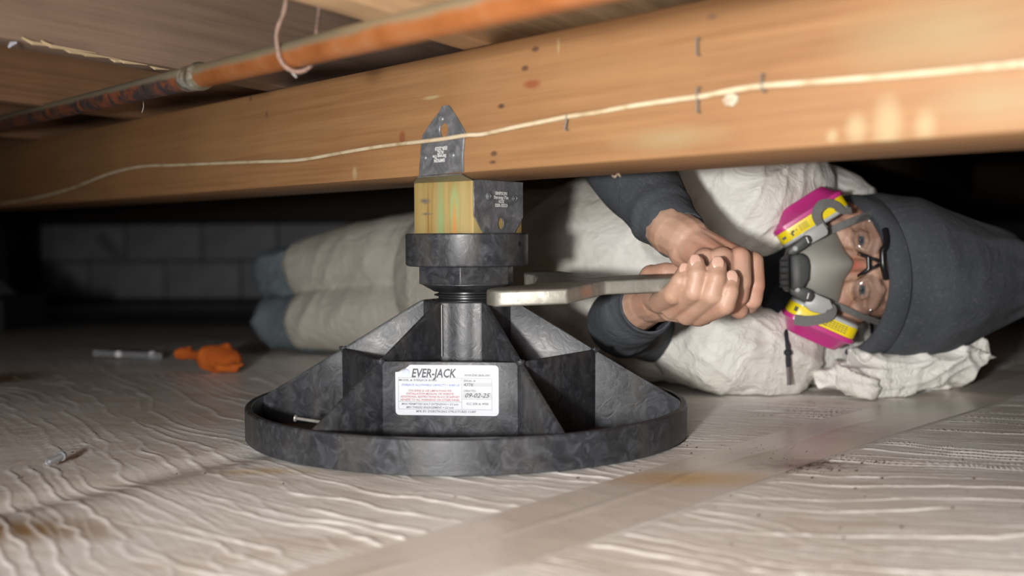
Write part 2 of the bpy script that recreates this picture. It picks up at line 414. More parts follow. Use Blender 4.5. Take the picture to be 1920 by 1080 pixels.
# joists above
th = math.atan(.542); jd = Vector((math.sin(th), math.cos(th), 0)); jp = Vector((jd.y, -jd.x, 0))
jm = wood_mat('aged_joist_wood', (.13, .062, .032), (.19, .095, .048), (.27, .15, .078), 0)
jm2 = wood_mat('dusty_joist_wood', (.13, .085, .06), (.18, .118, .082), (.24, .165, .12), 0)
jm3 = wood_mat('fresh_joist_wood', (.30, .175, .09), (.40, .25, .135), (.52, .35, .2), 0)
JM = Matrix(((jd.x, 0, jp.x, 0), (jd.y, 0, jp.y, 0), (0, 1, 0, 0), (0, 0, 0, 1)))
jl = [(-.834, jm2, 'dusty grey-brown joist at upper left with a splintered lower edge', 'g'),
      (-1.215, jm, 'orange-brown joist just behind the splintered joist at upper left', 'g'),
      (-1.64, jm, 'dark brown joist farthest back at left, below the corroded pipe end', 'g'),
      (-.484, jm3, 'pale joist crossing at top centre above the orange copper pipe', 'g'),
      (-.085, jm, 'brown joist above the beam at top right of the pipe end', 'g')]
JZ0, JZ1 = .3865, .572
for off, mt, lab, g in jl:
    timber('floor_joist', -.9, 5.0, JZ0, JZ1, off-.038, off, JM, mt, lab, 'joist')
for off, lab in ((-2.05, 'unlit brown joist one bay beyond the corroded pipe end'), (-2.46, 'unlit brown joist two bays beyond the corroded pipe end'), (.32, 'unlit brown joist beyond the right end of the lit beam')):
    timber('floor_joist', -.9, 5.0, JZ0, JZ1, off-.038, off, JM, jm, lab, 'joist')
# splinters at the lower edge of the dusty joist
mb = MB()
for px, py, ln in ((60, 76, .03), (95, 82, .05), (130, 92, .06), (160, 98, .03), (232, 112, .03), (290, 124, .02), (215, 110, .02)):
    p = Uz(px, py, JZ0+.001); q = p + jd*ln + Vector((0, 0, -.001)); mb.tube([p-jd*.01+Vector((0, 0, .001)), p+Vector((0, 0, -.002)), q], [.0008, .0018, .0003], 5)
o = put('wood_splinters', mb.mesh(), plain('pale_splinter', (.50, .38, .23), .8)); tag(o, 'pale splinters torn from the lower edge of the dusty joist', 'splinter', kind='stuff')
# deck boards = ceiling
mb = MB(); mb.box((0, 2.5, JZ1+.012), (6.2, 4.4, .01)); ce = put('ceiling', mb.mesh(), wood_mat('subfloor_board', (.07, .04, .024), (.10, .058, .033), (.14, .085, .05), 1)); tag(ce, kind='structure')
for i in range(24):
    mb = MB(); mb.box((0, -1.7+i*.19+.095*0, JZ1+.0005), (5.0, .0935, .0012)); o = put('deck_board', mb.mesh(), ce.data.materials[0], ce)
# far girder over the block wall, and walls
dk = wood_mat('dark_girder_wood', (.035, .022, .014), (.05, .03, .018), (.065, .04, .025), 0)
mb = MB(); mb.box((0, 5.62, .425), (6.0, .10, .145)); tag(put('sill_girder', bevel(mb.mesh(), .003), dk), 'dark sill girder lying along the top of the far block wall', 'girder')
bw = NT('painted_concrete_block', .85)
n = bw.noise(bw.map(), 9, 5); bw.col(bw.ramp(n, [(.3, (.55, .57, .62)), (.7, (.78, .80, .86))])); bw.bump(bw.noise(bw.map(), 60, 4), .003, .6)
mort = plain('mortar', (.12, .12, .13), .9, nz=.2)
mb = MB(); mb.box((0, 5.86, .08), (6.1, .08, .24)); wb = put('wall_back', mb.mesh(), mort); tag(wb, kind='structure')
mb = MB(); mb.box((0, 0, 0), (.197, .045, .0955)); bme = bevel(mb.mesh(), .006, 2)
for r in range(2):
    for i in range(-8, 9):
        x = i*.404 + (.20 if r else 0)-.16+.13; z = -.115+.1+r*.2
        o = put('concrete_block', bme, bw.m, wb); o.location = (x, 5.75+random.uniform(-.006, .006), z)
for nm, x in (('wall_left', -5.2), ('wall_right', 5.2)):
    mb = MB(); mb.box((x, 2.5, .1), (.08, 4.2, .5)); tag(put(nm, mb.mesh(), mort), kind='structure')
mb = MB(); mb.box((0, -1.75, .1), (5.3, .08, .5)); tag(put('wall_front', mb.mesh(), mort), kind='structure')
# pale diagonal strap on far wall
a, b = U(185, 440, 5.68), U(232, 492, 5.68)
mb = MB(); mb.tube([a, b], [(.03, .004)]*2, 4, flat=(1, 0, 0)); tag(put('brace_strap', mb.mesh(), plain('grey_strap', (.45, .46, .5), .7)), 'pale diagonal strap leaning on the far block wall', 'strap')

# ------------------------------------------------------------------ copper pipe
t = NT('orange_copper', .42, .55)
nn = t.noise(t.map(), 30, 5)
c = t.ramp(nn, [(.3, (.36, .12, .035)), (.5, (.46, .165, .052)), (.75, (.50, .24, .12))])
nz_ = t.n('ShaderNodeSeparateXYZ', i_0=t.n('ShaderNodeNewGeometry').outputs['Normal']).outputs[2]
dust = t.math('ADD', nz_, t.math('MULTIPLY', t.math('SUBTRACT', t.noise(t.map(), 22, 4), .5), .7))
c = t.mix(t.n('ShaderNodeMapRange', i_Value=dust, i_1=-.10, i_2=.32).outputs[0], c, (.30, .255, .165))
gr = t.noise(t.map(), 26, 3, .6)
c = t.mix(t.ramp(gr, [(.64, (0, 0, 0)), (.70, (.8, .8, .8))]), c, (.30, .36, .24))
t.col(c); cop = t.m
t = NT('corroded_copper', .6, .3)
nn = t.noise(t.map(), 38, 6, .65, .8)
c = t.ramp(nn, [(.3, (.02, .022, .03)), (.46, (.07, .05, .045)), (.55, (.20, .065, .03)), (.68, (.30, .10, .045)), (.8, (.34, .30, .22))])
dust = t.math('ADD', t.n('ShaderNodeSeparateXYZ', i_0=t.n('ShaderNodeNewGeometry').outputs['Normal']).outputs[2], t.math('MULTIPLY', t.math('SUBTRACT', t.noise(t.map(), 22, 4), .5), .5))
c = t.mix(t.n('ShaderNodeMapRange', i_Value=dust, i_1=.0, i_2=.35).outputs[0], c, (.24, .21, .145)); t.col(c); t.bump(nn, .0015, .7); corr = t.m
PR = .0111
P0 = U(0, 231, 1.64); P1 = U(405, 131.5, 1.02); P2 = U(800, 43, .705)
pd = (P2-P0).normalized()
def pp(s): return P1 + pd*s
# best straight line through P0..P2, P1 nearly on it
P1l = P0 + pd*(P1-P0).dot(pd)
root = empty('copper_pipe', P1l); tag(root, 'copper water pipe hanging below the joists, corroded left and orange right', 'pipe')
off = P1l
mb = MB().tube([pd*-3.0, pd*-.008], PR*1.0, 24); o = put('pipe_section', mb.mesh(), corr, root, 'auto'); o['label'] = 'dark corroded pipe section with patches of orange'
mb = MB().tube([pd*.006, pd*1.35], PR*.97, 24); o = put('pipe_section', mb.mesh(), cop, root, 'auto'); o['label'] = 'bright orange copper section with dusty top'
mb = MB(); n = 9
mb.tube([pd*-.034, pd*-.030, pd*-.012, pd*-.004, pd*.000, pd*.003, pd*.008], [PR*1.0, PR*1.10, PR*1.12, PR*1.17, PR*1.22, PR*1.2, PR*.96], 28)
t = NT('soldered_coupling', .35, .6); nn = t.noise(t.map(), 60, 5); t.col(t.ramp(nn, [(.35, (.10, .09, .07)), (.5, (.33, .29, .21)), (.62, (.62, .60, .52)), (.75, (.25, .30, .27))])); t.bump(nn, .001, .6)
o = put('coupling', mb.mesh(), t.m, root, 'auto'); o['label'] = 'silvery soldered coupling between the two pipe sections'
# wire loop carrying the pipe
def on_pipe(px):  # centre of pipe at screen x
    best = min((abs(960+F*((P1l+pd*s).x)/((P1l+pd*s).y)-px), s) for s in np.linspace(-.6, 1.2, 1801)); return P1l+pd*best[1]
c0 = on_pipe(562); n1 = Vector((pd.y, -pd.x, 0)).normalized()
if n1.y > 0: n1 = -n1
ku = pd.cross(n1); ku = ku if ku.z > 0 else -ku
rr = PR+.0016
pts = [U(534, -60, c0.y-.03), U(535, 10, c0.y-.02), c0+n1*rr*1.05+ku*.016-pd*.008]
for i, a in enumerate(np.linspace(0, math.pi, 11)): pts.append(c0+n1*rr*math.cos(a)*1.02-ku*rr*math.sin(a)*1.12+pd*(-.006+.012*i/10))
pts += [c0-n1*rr*1.0+ku*.015+pd*.008, U(598, 20, c0.y+.03), U(600, -60, c0.y+.04)]
def smooth_pts(pts, k=4):
    out = []
    for i in range(len(pts)-1):
        p0, p1, p2, p3 = pts[max(i-1, 0)], pts[i], pts[i+1], pts[min(i+2, len(pts)-1)]
        for j in range(k):
            s = j/k; out.append(.5*((2*p1)+(p2-p0)*s+(2*p0-5*p1+4*p2-p3)*s*s+(3*p1-p0-3*p2+p3)*s**3))
    return out+[pts[-1]]
# carry both ends up to the deck
pts = [Vector((pts[0].x, pts[0].y, JZ1))]+pts+[Vector((pts[-1].x, pts[-1].y, JZ1))]
sp = smooth_pts([Vector(p) for p in pts], 6)
mb = MB().tube(sp, [.0016+.0006*(random.random()-.3) for _ in sp], 8)
tag(put('pipe_hanger', mb.mesh(), plain('dusty_cord', (.21, .135, .105), .85, nz=.35, k=200), None, True), 'dusty pinkish hanger wire looped under the orange part of the copper pipe', 'hanger')
mb = MB().tube(smooth_pts([U(540, 126, c0.y), U(545, 134, c0.y), U(556, 145, c0.y)], 3), .0005, 5); 
mb.tube(smooth_pts([U(268, 187, 1.2), U(269, 200, 1.2), U(266, 211, 1.2)], 3), .0003, 5)
tag(put('cobweb_threads', mb.mesh(), plain('web', (.5, .48, .45), .8)), 'thin cobweb threads dangling under the copper pipe', 'cobweb', kind='stuff')
o = put('lint_tuft', blob(MB().chain([(U(17, 88, .95), .0012), (U(22, 82, .95), .0022), (U(30, 80, .95), .0013)]), .0006, 1), plain('lint', (.3, .3, .34), .9)); tag(o, 'small grey lint tuft caught under the dusty joist at upper left', 'lint')
# ------------------------------------------------------------------ cable on the beam
wp = [(-60, 398), (0, 383), (60, 373), (130, 355), (200, 328), (262, 313), (330, 310), (400, 307), (480, 304), (540, 302), (580, 298), (640, 287), (700, 277), (745, 271), (790, 266), (830, 261), (875, 254), (905, 252), (960, 240), (1010, 230), (1066, 219), (1120, 211), (1180, 200), (1240, 191), (1300, 183), (1322, 180), (1375, 169), (1433, 161), (1500, 156), (1580, 150), (1680, 142), (1790, 132), (1920, 119), (2000, 112)]
pts = [Bw(x, y-.5, .0035 if not 780 < x < 880 else .0065) for x, y in wp]
t = NT('cream_cable', .55); t.col(t.ramp(t.noise(t.map(), 45, 4), [(.3, (.36, .25, .13)), (.48, (.55, .45, .30)), (.7, (.62, .53, .38))]))
e1 = BMi @ pts[-1]; e0 = BMi @ pts[0]
pts += [BM @ Vector((-.75, e1.y-.004, e1.z)), BM @ Vector((-1.15, e1.y-.008, e1.z))]
pts = [BM @ Vector((e0.x+1.6, e0.y-.012, e0.z)), BM @ Vector((e0.x+.5, e0.y-.006, e0.z))] + pts if e1.x > -.7 else pts
s_ = smooth_pts(pts, 5)
tag(put('cable', MB().tube(s_, .0021, 8).mesh(), t.m, None, True), 'cream coloured cable stapled along the face of the big beam', 'cable')
stm = plain('staple_wire', (.16, .14, .115), .6, .2)
for px, py, tilt, lab, ln in ((1066, 230, -.25, 'short staple below the cable right of the metal strap', .006), (1312, 188, .0, 'rusty staple hooked over the cable left of the white putty blob', .009), (1433, 156, .1, 'staple standing above the cable right of the white putty blob', .006), (1311, 88, 0, 'pale lone staple high on the beam above the cable', .006)):
    p = Bp(px, py, .002); mb = MB()
    a = Vector((p.x-tilt*ln, p.y-ln, .0)); b = Vector((p.x+tilt*ln, p.y+ln, .0)); zz = Vector((0, 0, .0052))
    for dx in (-.0009, .0009): pass
    mb.tube([a-zz*.4, a+zz, b+zz, b-zz*.4], .0009, 6)
    o = put('staple', mb.mesh(), stm); o.matrix_world = BM; tag(o, lab, 'staple')
p = Bp(1373, 187, 0); mb = MB().ell((p.x, p.y, .001), .0062, .0045, .003)
for k in range(7): mb.ell((p.x+.005*math.cos(k*.9), p.y+.0037*math.sin(k*.9), .0018), .0022, .0018, .002, n=8)
t = NT('white_putty', .4); t.col(t.ramp(t.noise(t.map(), 260, 3), [(.3, (.34, .27, .17)), (.6, (.52, .47, .37))]))
o = put('putty_blob', blob(mb, .0008, 2), t.m, None, True); o.matrix_world = BM; tag(o, 'small white putty blob stuck under the cable on the beam', 'putty')
o = put('wood_shaving', MB().tube(smooth_pts([U(1148, 329, .93), U(1153, 332, .92), U(1158, 326, .925), U(1163, 331, .93), U(1160, 326, .935)], 3), .0005, 5).mesh(), plain('shaving', (.6, .48, .33), .8)); tag(o, 'curled wood shaving hanging from the underside of the beam', 'shaving')

# ------------------------------------------------------------------ the jack
AX = Vector((-.0495, 1.18, 0)); black = plastic_mat()
jack = empty('foundation_jack', AX); tag(jack, 'black plastic foundation jack with round ribbed base standing under the wooden beam', 'jack')
def pol(r, phi, z=0): return Vector((r*math.sin(phi), -r*math.cos(phi), z))   # phi measured from the camera side
R = .24; RH = .0336
mb = MB().lathe([(R-.0015, 0), (R, .001), (R, RH-.0015), (R-.0015, RH), (R-.0065, RH), (R-.0075, RH-.0012), (R-.0078, .001), (R-.0078, 0)], 128, closed=True)
put('base_rim', mb.mesh(), black, jack, 'auto')
mb = MB().lathe([(.2318, .0005), (.2318, .0034)], 96)
t = NT('dusty_base_plate', .8); t.col(t.ramp(t.noise(t.map(), 16, 5), [(.35, (.045, .03, .018)), (.65, (.13, .085, .045))])); put('base_plate', mb.mesh(), t.m, jack)['label'] = 'brown dusty floor plate inside the rim'
H0 = .143
def hubr(a): return .0455+.0035*math.cos(6*(a-RANG))**2 if math.cos(6*(a-RANG)) > 0 else .0455
n = 96; mb = MB(); A = [2*math.pi*k/n for k in range(n)]
mb.loft([[pol(hubr(a), a, .003) for a in A], [pol(hubr(a), a, H0-.0015) for a in A], [pol(hubr(a)-.0015, a, H0) for a in A], [pol(.0385, a, H0) for a in A], [pol(.0385, a, .11) for a in A], [pol(.02, a, .11) for a in A]], True, True)
put('hub', mb.mesh(), black, jack, 'auto')
RHO = .140; RZ = .0885
for k in range(6):
    a = RANG + k*math.pi/3; rd = pol(1, a); tn = Vector((-rd.y, rd.x, 0))
    mb = MB(); th_ = .0027
    prof = [(.044, .003), (.044, H0-.002), (.0485, H0), (.0535, H0-.002), (RHO, .0886), (.2315, RH+.0005), (.2330, RH-.001), (.2330, .003)]
    loops = []
    for sgn, ins in ((-1, 0), (-.75, .0008), (.75, .0008), (1, 0)): pass
    lo = [rd*r + Vector((0, 0, z)) for r, z in prof]
    mb.loft([[p-tn*th_ for p in lo], [p+tn*th_ for p in lo]])
    put('rib', bevel(mb.mesh(), .0008, 2), black, jack, 'auto')
    a2 = a+math.pi/3; p0, p1 = pol(RHO, a), pol(RHO, a2); e = (p1-p0).normalized(); nr = Vector((e.y, -e.x, 0))
    if nr.dot(p0) < 0: nr = -nr
    mb = MB(); A_, B_ = p0+e*.002, p1-e*.002
    mb.loft([[A_+nr*.0022+Vector((0, 0, z)), B_+nr*.0022+Vector((0, 0, z)), B_-nr*.0026+Vector((0, 0, z)), A_-nr*.0026+Vector((0, 0, z))] for z in (.003, RZ)])
    put('ring_panel', bevel(mb.mesh(), .0008, 2), black, jack, 'auto')
    mb = MB(); c = pol(RHO, a); mb.lathe([(.0028, .003), (.0030, .084), (.0050, .0880), (.0050, .0898), (.0042, .0905), (.0025, .0905), (.0022, .088)], 14, c)
    put('joint_post', mb.mesh(), black, jack, 'auto')
# vertical edge beads where the front ribs leave the hub
bd = plain('scuffed_edge', (.42, .42, .42), .6)
for px in (828, 905):
    b0 = U(px, 572, 1.134)-AX; b1 = U(px, 668, 1.134)-AX; b1.x = b0.x
    put('scuffed_bead', MB().tube([b0, b1], .00055, 6).mesh(), bd, jack)
# threaded screw
prof = []; z = .112
while z < .1535:
    prof += [(.0315, z), (.0315, z+.0012), (.0362, z+.0026), (.0362, z+.0036), (.0315, z+.005)]; z += .0056
blk = plain('black_thread', (.022, .022, .024), .35, nz=.3)
put('threaded_screw', MB().lathe(prof, 64).mesh(), blk, jack, 'auto')
# hex nut + cone + cap
hexa = [math.radians(-5+60*k) for k in range(6)]
def hexl(r, z): return [pol(r, a, z) for a in hexa]
mb = MB().loft([hexl(.056, .1612), hexl(.056, .1805)]); put('hex_nut', bevel(mb.mesh(), .0012, 2), black, jack, 'auto')
mb = MB().lathe([(.0345, .1525), (.0365, .1525), (.0505, .1605), (.0505, .1618), (.03, .1618)], 64); put('nut_cone', mb.mesh(), black, jack, 'auto')
CR = .0672
mb = MB().lathe([(.03, .1803), (CR-.003, .1803), (CR-.0008, .1812), (CR, .183), (CR, .2145), (CR-.0012, .2158), (.0612, .2158), (.0612, .19), (.02, .19)], 96)
cap = put('cap', mb.mesh(), black, jack, 'auto')
p = U(975, 457, 1.145)-AX; nrm = Vector((p.x, p.y, 0)).normalized()
mb = MB().lathe([(.0029, -.001), (.0029, .0004), (.0021, .0006)], 16, nrm*(CR-.0002)+Vector((0, 0, p.z)), nrm); put('screw_hole', mb.mesh(), plain('hole_dark', (.004, .004, .004), .9), jack)
# label sticker on front ring panel
a = RANG; p0, p1 = pol(RHO, a), pol(RHO, a+math.pi/3); e = (p1-p0).normalized(); nr = Vector((e.y, -e.x, 0)); nr = nr if nr.y < 0 else -nr
Lf = (p1-p0).length
def on_panel(px, py):
    p = Uplane(px, py, AX+p0+nr*.0024, nr)-AX; return (p-p0).dot(e), p.z
SM = Matrix.Translation(p0+nr*.0024) @ Matrix(((e.x, 0, nr.x, 0), (e.y, 0, nr.y, 0), (0, 1, 0, 0), (0, 0, 0, 1)))
cs = [on_panel(x, y) for x, y in ((742, 683), (936, 686), (934, 781), (741, 777))]
sx0, sx1 = (cs[0][0]+cs[3][0])/2, (cs[1][0]+cs[2][0])/2; sz1, sz0 = (cs[0][1]+cs[1][1])/2, (cs[2][1]+cs[3][1])/2
SW, SH = sx1-sx0, sz1-sz0
ST = Matrix.Translation((sx0, sz0, 0)) @ Matrix.Diagonal((SW, SH, 1, 1)) 
def sl(u, v): return (sx0+u*SW, sz0+v*SH)
rr = .004; ol = []
for (cx, cy, a0) in ((sx0+rr, sz0+rr, 180), (sx1-rr, sz0+rr, 270), (sx1-rr, sz1-rr, 0)):
    for q in range(6): t_ = math.radians(a0+q*18); ol.append((cx+rr*math.cos(t_), cy+rr*math.sin(t_)))
ol += [sl(.16, 1.0), sl(.14, .995), sl(.10, .92), sl(.055, .865), sl(.0, .85)]
sticker = put('label_sticker', plate(ol, [], .0003, SM), plain('white_label', (.52, .545, .59), .4), jack); sticker['label'] = 'white printed sticker with a folded upper left corner'
put('folded_corner', plate([sl(.145, .995), sl(.055, .87), sl(.0, .855), sl(.03, .862), sl(.10, .935)], [], .0003, Matrix.Translation(nr*.0006) @ SM), plain('label_back', (.45, .42, .36), .6), sticker)
ink = {k: plain('ink_'+k, c, .5) for k, c in dict(dark=(.02, .022, .035), grey=(.09, .095, .11), red=(.36, .09, .10), blue=(.15, .18, .42), line=(.25, .27, .30), shade=(.43, .45, .48), black=(.02, .02, .03)).items()}
TM = Matrix.Translation(nr*.00022) @ SM
def txt(s, u, v, size, inkk, align='LEFT', shear=0, off=.00006, width=None, name='printed_text'):
    x, y = sl(u, v)
    me = textmesh(s, size, Matrix.Identity(4), align, shear, off)
    if width:
        xs = [q.co.x for q in me.vertices]; k = width*SW/(max(xs)-min(xs)); me.transform(Matrix.Diagonal((k, 1, 1, 1)))
    me.transform(TM @ Matrix.Translation((x, y, 0))); return (me, inkk)
tx = [txt('EVER-JACK', .155, .83, .0120, 'dark', shear=.22, off=.00030, width=.435),
      txt('www.Ever-Jack.com', .67, .81, .0032, 'grey', shear=.2, width=.245),
      txt('MODEL #: EVERJACK-B18x5', .035, .695, .0030, 'grey', width=.365),
      txt('EVERJACK ALLOWABLE CAPACITY = 8,400 LB', .06, .60, .0030, 'blue', shear=.25, width=.56),
      txt('STACKING & USE LIMITATIONS PER', .335, .485, .0029, 'red', 'CENTER', .15, width=.42),
      txt('INSTALLATION MANUAL OR WEBSITE', .335, .425, .0029, 'red', 'CENTER', .15, width=.46),
      txt('ADDITIONAL RESTRICTIONS IN ICC ES REPORT', .335, .365, .0029, 'red', 'CENTER', .15, width=.58),
      txt('ADHERE TO ALL WARNINGS ON OTHER PANEL', .335, .305, .0029, 'red', 'CENTER', .15, width=.58),
      txt('MAX PERMITTED BOLT EXTENSION = 3.5 inch', .335, .22, .0028, 'grey', 'CENTER', .15, width=.55),
      txt('MIN THREAD ENGAGEMENT = 2.5 inch', .335, .155, .0028, 'grey', 'CENTER', .15, width=.46),
      txt('MFR BY: EVERSTRONG STRUCTURES CORP', .49, .075, .0031, 'grey', 'CENTER', .05, width=.58),
      txt('SERIAL #:', .66, .69, .0030, 'grey', width=.12), txt('4778', .665, .61, .0042, 'grey', width=.09),
      txt('CREATED:', .66, .49, .0030, 'grey', width=.125),
      txt('09-02-25', .67, .40, .0062, 'black', shear=.35, width=.24),
      txt('ICC ESR #: 4900', .69, .235, .0031, 'grey', width=.21)]
for k in ('dark', 'grey', 'red', 'blue', 'black'):
    mm = [m for m, i in tx if i == k]
    if mm: tag(put('printed_text', joinmesh(mm), ink[k], sticker), kind='stuff')
mb = MB()
def line(u0_, v0_, u1_, v1_, wd=.00022):
    (x0, y0), (x1, y1) = sl(u0_, v0_), sl(u1_, v1_)
    mb.box(((x0+x1)/2, (y0+y1)/2, .00021), (abs(x1-x0)/2+wd, abs(y1-y0)/2+wd, .00003), SM)
for l in ((.03, .745, .645, .745), (.03, .745, .03, .12), (.645, .745, .645, .12), (.03, .27, .645, .27), (.03, .12, .645, .12), (.645, .74, .935, .74), (.935, .74, .935, .12), (.65, .33, .935, .33), (.65, .12, .935, .12), (.67, .785, .915, .785)): line(*l)
put('printed_frame', mb.mesh(), ink['line'], sticker)
mb = MB(); (x0, y0), (x1, y1) = sl(.655, .575), sl(.93, .655); mb.box(((x0+x1)/2, (y0+y1)/2, .00018), ((x1-x0)/2, (y1-y0)/2, .00002), SM)
(x0, y0), (x1, y1) = sl(.655, .345), sl(.93, .455); mb.box(((x0+x1)/2, (y0+y1)/2, .00018), ((x1-x0)/2, (y1-y0)/2, .00002), SM)
put('shaded_field', mb.mesh(), ink['shade'], sticker)
# round logo: ring and dots
cx, cy = sl(.108, .845); rl = .0036
t = NT('logo_ink', .5); t.col(t.ramp(t.n('ShaderNodeMapRange', i_Value=t.n('ShaderNodeSeparateXYZ', i_0=t.co.outputs['Object']).outputs[2], i_1=sz1-.011, i_2=sz1-.004).outputs[0], [(0, (.45, .72, .5)), (.5, (.3, .42, .65)), (1, (.18, .12, .45))]))
ms = [plate(ellipse(cx, cy, rl, rl, 28), [ellipse(cx, cy, rl*.78, rl*.78, 28)], .00005, TM)]
for k in range(7):
    a = k*math.pi*2/6; q = (cx+(rl*.5*math.cos(a) if k < 6 else 0), cy+(rl*.5*math.sin(a) if k < 6 else 0)); ms.append(plate(ellipse(*q, rl*.15, rl*.15, 8), [], .00005, TM))
put('printed_logo', joinmesh(ms), t.m, sticker)
# screw lying in the base
galv = plain('galvanised_steel', (.45, .44, .42), .4, .7, nz=.25, k=80)
def screw(a, b, r, name, label, cat='screw', hx=False, mat=None):
    a, b = Vector(a), Vector(b); d = (b-a).normalized(); L = (b-a).length; o = empty(name, a)
    put('head', MB().lathe([(r*1.2, .0), (r*2.1, -.0002), (r*2.1, r*.9), (r*1.1, r*1.5)] if not hx else [(r*1.2, 0), (r*1.2, r*1.0), (r*1.55, r*1.1), (r*1.55, r*1.4), (r, r*1.5)], 6 if False else 14, (0, 0, 0), d).mesh(), mat or galv, o)
    pr = []; zz = r*.9
    while zz < L*.9: pr += [(r*.85, zz), (r*1.08, zz+r*.3)]; zz += r*.7
    pr += [(r*.85, L*.9), (r*.1, L)]
    put('shank', MB().lathe(pr, 10, (0, 0, 0), d).mesh(), mat or galv, o); return tag(o, label, cat)
screw(U(553, 784, 1.075), U(612, 793, 1.07), .0018, 'steel_screw', 'grey screw lying inside the left bay of the jack base')
s0 = Uz(120, 853, .0065); s1 = Uz(88, 868, .004)
screw(s0, s1, .0031, 'hex_screw', 'grey hex-head screw lying alone on the sheet at lower left', hx=True, mat=plain('dull_zinc', (.30, .31, .33), .5, .5))
screw(Uz(340, 675, .006)+Vector((0, .06, 0)), Uz(360, 673, .004)+Vector((0, .10, 0)), .003, 'loose_nail', 'dark nail behind the orange rag', 'nail')

# ------------------------------------------------------------------ wooden block
a4 = .0846; th = math.radians(7.5+45)
t = NT('treated_pine', .6)
v = t.map((48, 48, 3)); n = t.noise(v, 1.9, 5, .6, .9)
c = t.ramp(n, [(.25, (.20, .10, .022)), (.40, (.32, .205, .062)), (.50, (.37, .265, .092)), (.6, (.40, .305, .125)), (.74, (.24, .24, .08))])
lg = t.noise(t.map((90, 90, 4)), 1, 3); c = t.mix(.3, c, t.ramp(lg, [(.3, (.24, .14, .04)), (.7, (.44, .34, .145))]))
c = t.stain(c, (-.003, -.0423, .0), (.0065, .02, .06), (.26, .34, .15), .8)
c = t.stain(c, (.016, -.0423, .012), (.0085, .02, .034), (.30, .36, .15), .5)
c = t.stain(c, (.016, -.0423, -.008), (.0045, .02, .040), (.52, .25, .075), .7)
c = t.stain(c, (-.021, -.0423, .0), (.0022, .02, .06), (.26, .14, .04), .9)
c = t.stain(c, (-.026, -.0423, .020), (.010, .02, .0035), (.14, .12, .10), .9, wob=.8, k=90)
c = t.stain(c, (-.024, -.0423, .006), (.010, .02, .002), (.16, .14, .10), .9, wob=.8, k=90)
t.col(c); t.bump(lg, .0005, .4)
mb = MB().box((0, 0, 0), (a4/2, a4/2, .0405))
th = math.radians(-37.5)  # camera-left face normal direction
blk_o = put('wooden_block', bevel(mb.mesh(), .0022, 2), t.m, None, 'auto')
blk_o.location = AX + Vector((.0018, 0, .2310)); blk_o.rotation_euler = (0, 0, th)
tag(blk_o, 'short yellowish treated pine post block standing on the black jack cap', 'block')
# ------------------------------------------------------------------ metal strap bracket
t = NT('galvanised_sheet', .38, .35)
nn = t.noise(t.map(), 75, 6, .65, .8); t.col(t.ramp(nn, [(.3, (.10, .103, .11)), (.5, (.165, .17, .18)), (.72, (.30, .31, .325))])); t.rough(t.ramp(nn, [(.3, (.30, .30, .30)), (.7, (.52, .52, .52))])); t.bump(nn, .0006, .5); gal = t.m
br = empty('post_cap_bracket', BM @ Vector((Bp(828, 330).x, BZ0, 0))); tag(br, 'grey galvanised bent bracket screwed to the beam face and the pine block', 'bracket')
bi = Matrix.Translation(-br.location)
up = [(839.5, 197), (829, 199), (824.5, 209), (811, 226), (792, 255), (788.5, 290), (786, 331), (869, 322), (868.5, 290), (871, 262), (872, 246), (858, 222), (844, 200)]
ol = [tuple(Bp(x, y, .0012).xy) for x, y in up]
hc = Bp(833, 244, .0012)
FM = bi @ BM @ Matrix.Translation((0, 0, .0012))
pl = plate(ol, [ellipse(hc.x, hc.y, .0064, .0068, 20)], .0018, FM)
put('beam_flange', bevel(pl, .0004, 1, 40), gal, br)
# seat sheet under the beam, from flange bottom to the block top
fx0, fx1 = Bp(786, 331).x, Bp(869, 322).x
BX = Matrix.Translation(blk_o.location) @ Matrix.Rotation(th, 4, 'Z')
fr = BX @ Vector((a4/2, -a4/2, .0405)); bk = BX @ Vector((a4/2, a4/2, .0405)); lf = BX @ Vector((-a4/2, -a4/2, .0405))
q0 = BM @ Vector((fx0, BZ0-.0002, .002)); q1 = BM @ Vector((fx1, BZ0-.0002, .002))
zt = BZ0-.0004
poly = [Vector((q.x, q.y, zt)) for q in (q0, q1, fr, bk, lf)]
mb = MB(); lo = [p-br.location for p in poly]; mb.loft([[p+Vector((0, 0, -.0011)) for p in lo], lo])
put('seat_plate', mb.mesh(), gal, br)
# block flange on the right face of the block
GM = BX @ Matrix.Translation((a4/2+.0010, 0, 0)) @ Matrix(((0, 0, 1, 0), (1, 0, 0, 0), (0, 1, 0, 0), (0, 0, 0, 1)))  # x along face, y up, z outward
h = a4/2; ol = [(-h-.001, .0408), (h-.0005, .0408), (h-.0005, .002), (h-.0165, -.0158), (-h+.0145, -.0158), (-h-.001, .003)]
g2 = GM.inverted()
def Gp(px, py):
    n_ = (GM.to_3x3() @ Vector((0, 0, 1))); return g2 @ Uplane(px, py, GM.translation, n_)
hq = Gp(938, 419)
pl = plate(ol, [ellipse(hq.x, hq.y, .0048, .0064, 20)], .0018, bi @ GM)
put('block_flange', bevel(pl, .0004, 1, 40), gal, br)
